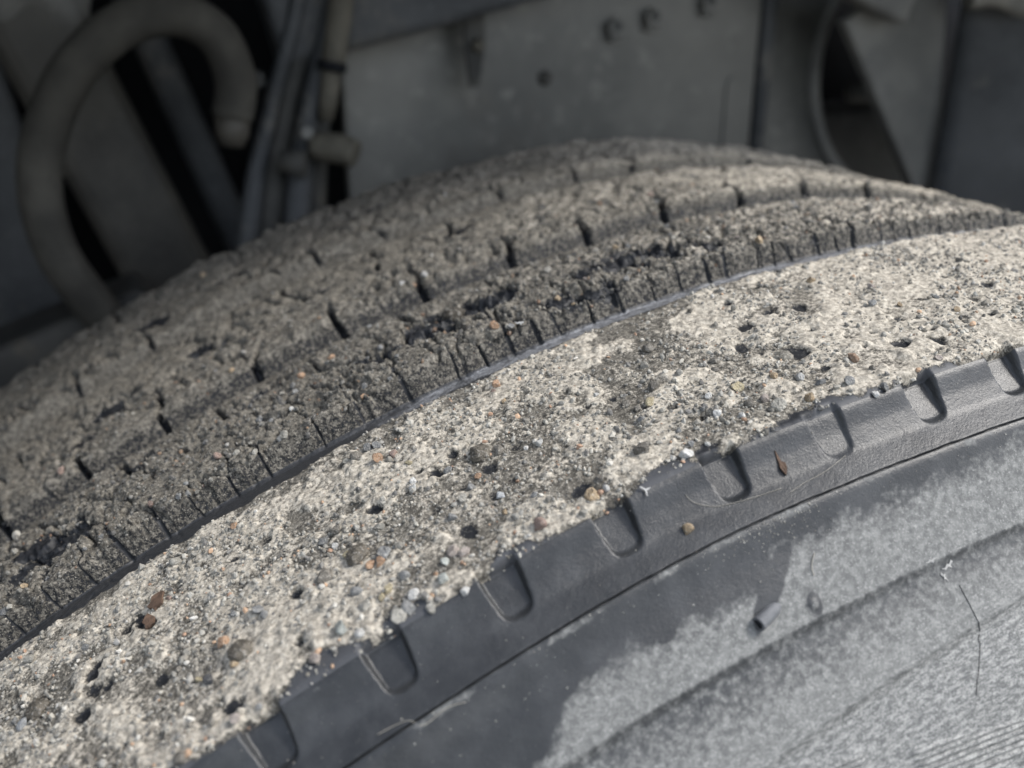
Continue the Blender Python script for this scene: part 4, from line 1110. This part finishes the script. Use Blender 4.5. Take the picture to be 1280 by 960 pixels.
# gusset and side panel on the right
gus = slab_mesh("gusset_plate", [(0.256, 0.548), (0.262, 0.551), (0.30, 0.575), (0.30, 0.74), (0.350, 0.74), (0.3445, 0.561), (0.3665, 0.423), (0.40, 0.20), (0.43, 0.20), (0.342, 0.428)][::-1], 0.418, 0.010, M_GUSSET, bevel=0.0015)
gus.data.transform(Matrix.Identity(4))
tag(gus, "grey tapering gusset plate leaning right of the round opening", "bracket")
fl = bar_between("support_bracket", (0.232, 0.402, 0.578), (0.290, 0.402, 0.556), 0.022, 0.02, M_GUSSET, bevel=0.005)
tag(fl, "grey bracket arm coming down at the top edge onto the gusset plate", "bracket")
sp = bpy.data.objects.new("side_panel", bpy.data.meshes.new("side_panel"))
bm = bmesh.new()
xs = np.linspace(0.0, 0.32, 24); zs = np.linspace(0.16, 0.585, 30)
grid = [[bm.verts.new((0.351 + x * 0.93, 0.412 - x * 0.42 + 0.004 * math.sin(14 * x + 9 * z), z)) for z in zs] for x in xs]
for i in range(len(xs) - 1):
    for j in range(len(zs) - 1):
        bm.faces.new((grid[i][j], grid[i + 1][j], grid[i + 1][j + 1], grid[i][j + 1])).smooth = True
r = bmesh.ops.extrude_face_region(bm, geom=list(bm.faces))
bmesh.ops.translate(bm, verts=[v for v in r["geom"] if isinstance(v, bmesh.types.BMVert)], vec=(0.003, 0.006, 0))
bmesh.ops.recalc_face_normals(bm, faces=bm.faces)
bm.to_mesh(sp.data); bm.free(); COL.objects.link(sp); sp.data.materials.append(M_PLATE2)
tag(sp, "dark blue-grey stained side panel at the right edge above the tyre", "panel")
M_SEAL = metal_mat("dirty_foam", (0.16, 0.155, 0.14), (0.26, 0.25, 0.22), 60, 0.9, 0.15)
seal = tube("foam_seal", [(0.335 + 0.012 * i, 0.392 - 0.0052 * i, 0.5635 + 0.0035 * math.sin(i * 1.7)) for i in range(16)], [0.009 + 0.0022 * math.sin(i * 2.3) for i in range(16)], M_SEAL, None, 12, smooth=2)
tag(seal, "lumpy grey foam seal along the top of the dark side panel", "seal")

# left side: hose, beams, cables
hose = tube("air_hose", [(-0.215, 0.405, 0.36), (-0.237, 0.40, 0.404), (-0.254, 0.40, 0.443), (-0.2545, 0.40, 0.484), (-0.236, 0.40, 0.524), (-0.209, 0.40, 0.549), (-0.182, 0.40, 0.556), (-0.162, 0.40, 0.546), (-0.1545, 0.40, 0.524), (-0.158, 0.40, 0.505)], 0.0108, M_HOSE, None, 20, smooth=4)
tag(hose, "thick dusty rubber hose bent in a large loop at the upper left", "hose")
fe = tube("ferrule", [(-0.1578, 0.40, 0.5065), (-0.1592, 0.40, 0.496), (-0.1600, 0.40, 0.490)], [0.0095, 0.0088, 0.006], M_BRASS, hose, 16, smooth=0)
sl = bar_between("frame_beam", (-0.268, 0.50, 0.604), (-0.182, 0.50, 0.355), 0.054, 0.03, M_BEAM, bevel=0.012)
tag(sl, "broad grimy steel beam leaning behind the hose loop", "beam")
sr_ = bar_between("strut", (-0.207, 0.535, 0.600), (-0.143, 0.535, 0.395), 0.022, 0.022, M_PLATE2, bevel=0.009)
tag(sr_, "narrower dark strut leaning parallel to the broad beam behind the hose", "strut")
cb = empty("cable_bundle", (-0.12, 0.42, 0.50))
tag(cb, "bundle of dark cables and sleeves running down in the upper left middle", "cable bundle")
for i, (dx, dy, rd, mt) in enumerate(((0, 0, 0.0045, M_PLATE2), (0.010, 0.006, 0.0062, M_STRUT), (0.021, -0.003, 0.0058, M_PLATE2), (0.030, 0.008, 0.0060, M_STRUT))):
    tube("cable", [(-0.104 + dx * 0.9, 0.42 + dy, 0.62), (-0.115 + dx * 0.95, 0.42 + dy, 0.562), (-0.134 + dx, 0.42 + dy, 0.509), (-0.150 + dx * 1.2, 0.415 + dy, 0.460), (-0.163 + dx * 1.4, 0.41 + dy, 0.40)], [rd, rd, rd, rd * 1.25, rd * 1.5], mt, cb, 12, smooth=3)
tp = tube("brake_pipe", [(-0.086, 0.405, 0.62), (-0.0935, 0.41, 0.562), (-0.1015, 0.41, 0.526)], 0.0068, M_TAN, None, 14, smooth=3)
tag(tp, "tan dusty pipe end with a dark clamp hanging beside the cables", "pipe")
tube("clamp", [(-0.1005, 0.41, 0.531), (-0.1015, 0.41, 0.526)], 0.0082, M_BLACK, tp, 16, smooth=0)
tube("nozzle", [(-0.1015, 0.41, 0.526), (-0.1045, 0.41, 0.510), (-0.1065, 0.41, 0.500)], [0.0056, 0.0052, 0.004], M_TAN, tp, 14, smooth=0)
pf = tube("pipe_fitting", [(-0.116, 0.405, 0.487), (-0.104, 0.398, 0.486), (-0.095, 0.392, 0.483)], [0.007, 0.0085, 0.0075], M_TAN, None, 12, smooth=2)
tag(pf, "tan stubby pipe fitting low beside the cables just above the tyre", "pipe fitting")
pf2 = tube("pipe_fitting", [(-0.135, 0.405, 0.480), (-0.121, 0.40, 0.478)], [0.006, 0.008], M_STRUT, None, 8, smooth=0)
tag(pf2, "grey pipe fitting between the cables and the tan one just above the tyre", "pipe fitting")
bn = bolt_head("bolt_end", (-0.143, 0.412, 0.523), 0.0050, M_STRUT, None)
tag(bn, "grey bolt end showing between the hose and the cables", "bolt")
bn2 = bolt_head("bolt_end", (-0.120, 0.402, 0.4955), 0.0035, M_GUSSET, None)
tag(bn2, "small pale bolt end above the grey pipe fitting", "bolt")
cst = bpy.data.objects.new("casting", bpy.data.meshes.new("casting"))
bm = bmesh.new(); bmesh.ops.create_icosphere(bm, subdivisions=4, radius=0.5)
for v in bm.verts:
    c = v.co.normalized(); kk = 1 + 0.18 * math.sin(5 * c.x + 2) * math.sin(4 * c.z) + 0.06 * math.sin(11 * c.y + 7 * c.z)
    v.co = Vector((c.x * 0.030 * kk, c.y * 0.025 * kk, c.z * 0.026 * kk))
for f in bm.faces: f.smooth = True
bm.to_mesh(cst.data); bm.free(); COL.objects.link(cst); cst.data.materials.append(M_GUSSET); cst.location = (-0.247, 0.505, 0.566)
tag(cst, "grey rough metal casting at the top left corner behind the hose", "casting")
br = bar_between("bracket_tab", (-0.266, 0.495, 0.536), (-0.235, 0.495, 0.524), 0.022, 0.012, M_TAN, bevel=0.004)
tag(br, "small tan bracket tab under the casting at the upper left", "bracket")
lp = slab_mesh("cab_panel", [(-0.44, 0.33), (-0.245, 0.33), (-0.2575, 0.415), (-0.272, 0.535), (-0.30, 0.56), (-0.44, 0.56)], 0.515, 0.01, M_PLATE2, bevel=0.003)
tag(lp, "dark blue-grey panel at the left edge behind the hose", "panel")
lg = bar_between("axle_ledge", (-0.36, 0.43, 0.352), (-0.21, 0.43, 0.402), 0.03, 0.05, M_STRUT, bevel=0.006)
tag(lg, "brownish ledge just above the tyre at the far left", "beam")

# enclosure added to keep the background dark: unseen liner overhead, black bulkhead behind
me = bpy.data.meshes.new("arch_shade_liner"); bm = bmesh.new(); prev = None
for i in range(61):
    a = R_(34 + (180 - 34) * i / 60)
    rr_ = 0.80 + 0.03 * math.cos(2 * a)
    cur = [bm.verts.new((rr_ * math.cos(a), y, rr_ * math.sin(a) + dz)) for y, dz in ((0.095, -0.030), (0.10, 0.0), (0.30, 0.012), (0.62, 0.012))]
    if prev:
        for p, q, s, t in zip(prev, prev[1:], cur[1:], cur): bm.faces.new((p, q, s, t)).smooth = True
    prev = cur
r = bmesh.ops.extrude_face_region(bm, geom=list(bm.faces))
bmesh.ops.translate(bm, verts=[v for v in r["geom"] if isinstance(v, bmesh.types.BMVert)], vec=(0, 0, 0.006))
bmesh.ops.recalc_face_normals(bm, faces=bm.faces)
bm.to_mesh(me); bm.free()
tag(link_mesh("arch_shade_liner", me, M_LINER), "unseen dark liner added over the tyre to shade the wheel arch", "wheel arch")
bh = box_mesh("bulkhead", (1.8, 0.02, 1.5), (0, 0.66, 0.15), M_BLACK, bevel=0.004)
tag(bh, "bulkhead at the back of the wheel arch, coloured black for its unlit depth", "bulkhead")

# ground the truck stands on
M_GROUND, N, L, P = new_mat("asphalt")
co = add(N, "ShaderNodeTexCoord").outputs["Object"]
g = noise(N, L, co, 140, 5, 0.7).outputs["Fac"]; g2 = noise(N, L, co, 1.5, 4, 0.6).outputs["Fac"]
c = mixc(N, L, ramp(N, L, g, 0.3, 0.7), (0.10, 0.098, 0.093), (0.24, 0.235, 0.22))
c = mixc(N, L, mth(N, L, 'MULTIPLY', ramp(N, L, g2, 0.4, 0.65), 0.5), c, (0.22, 0.21, 0.185))
L.new(c, P.inputs["Base Color"]); P.inputs["Roughness"].default_value = 0.9
me = bpy.data.meshes.new("ground"); s = 60
me.from_pydata([(-s, -s, 0), (s, -s, 0), (s, s, 0), (-s, s, 0)], [], [(0, 1, 2, 3)])
gr = link_mesh("ground", me, M_GROUND); gr.location = (0, 0, -0.508); gr["kind"] = "structure"
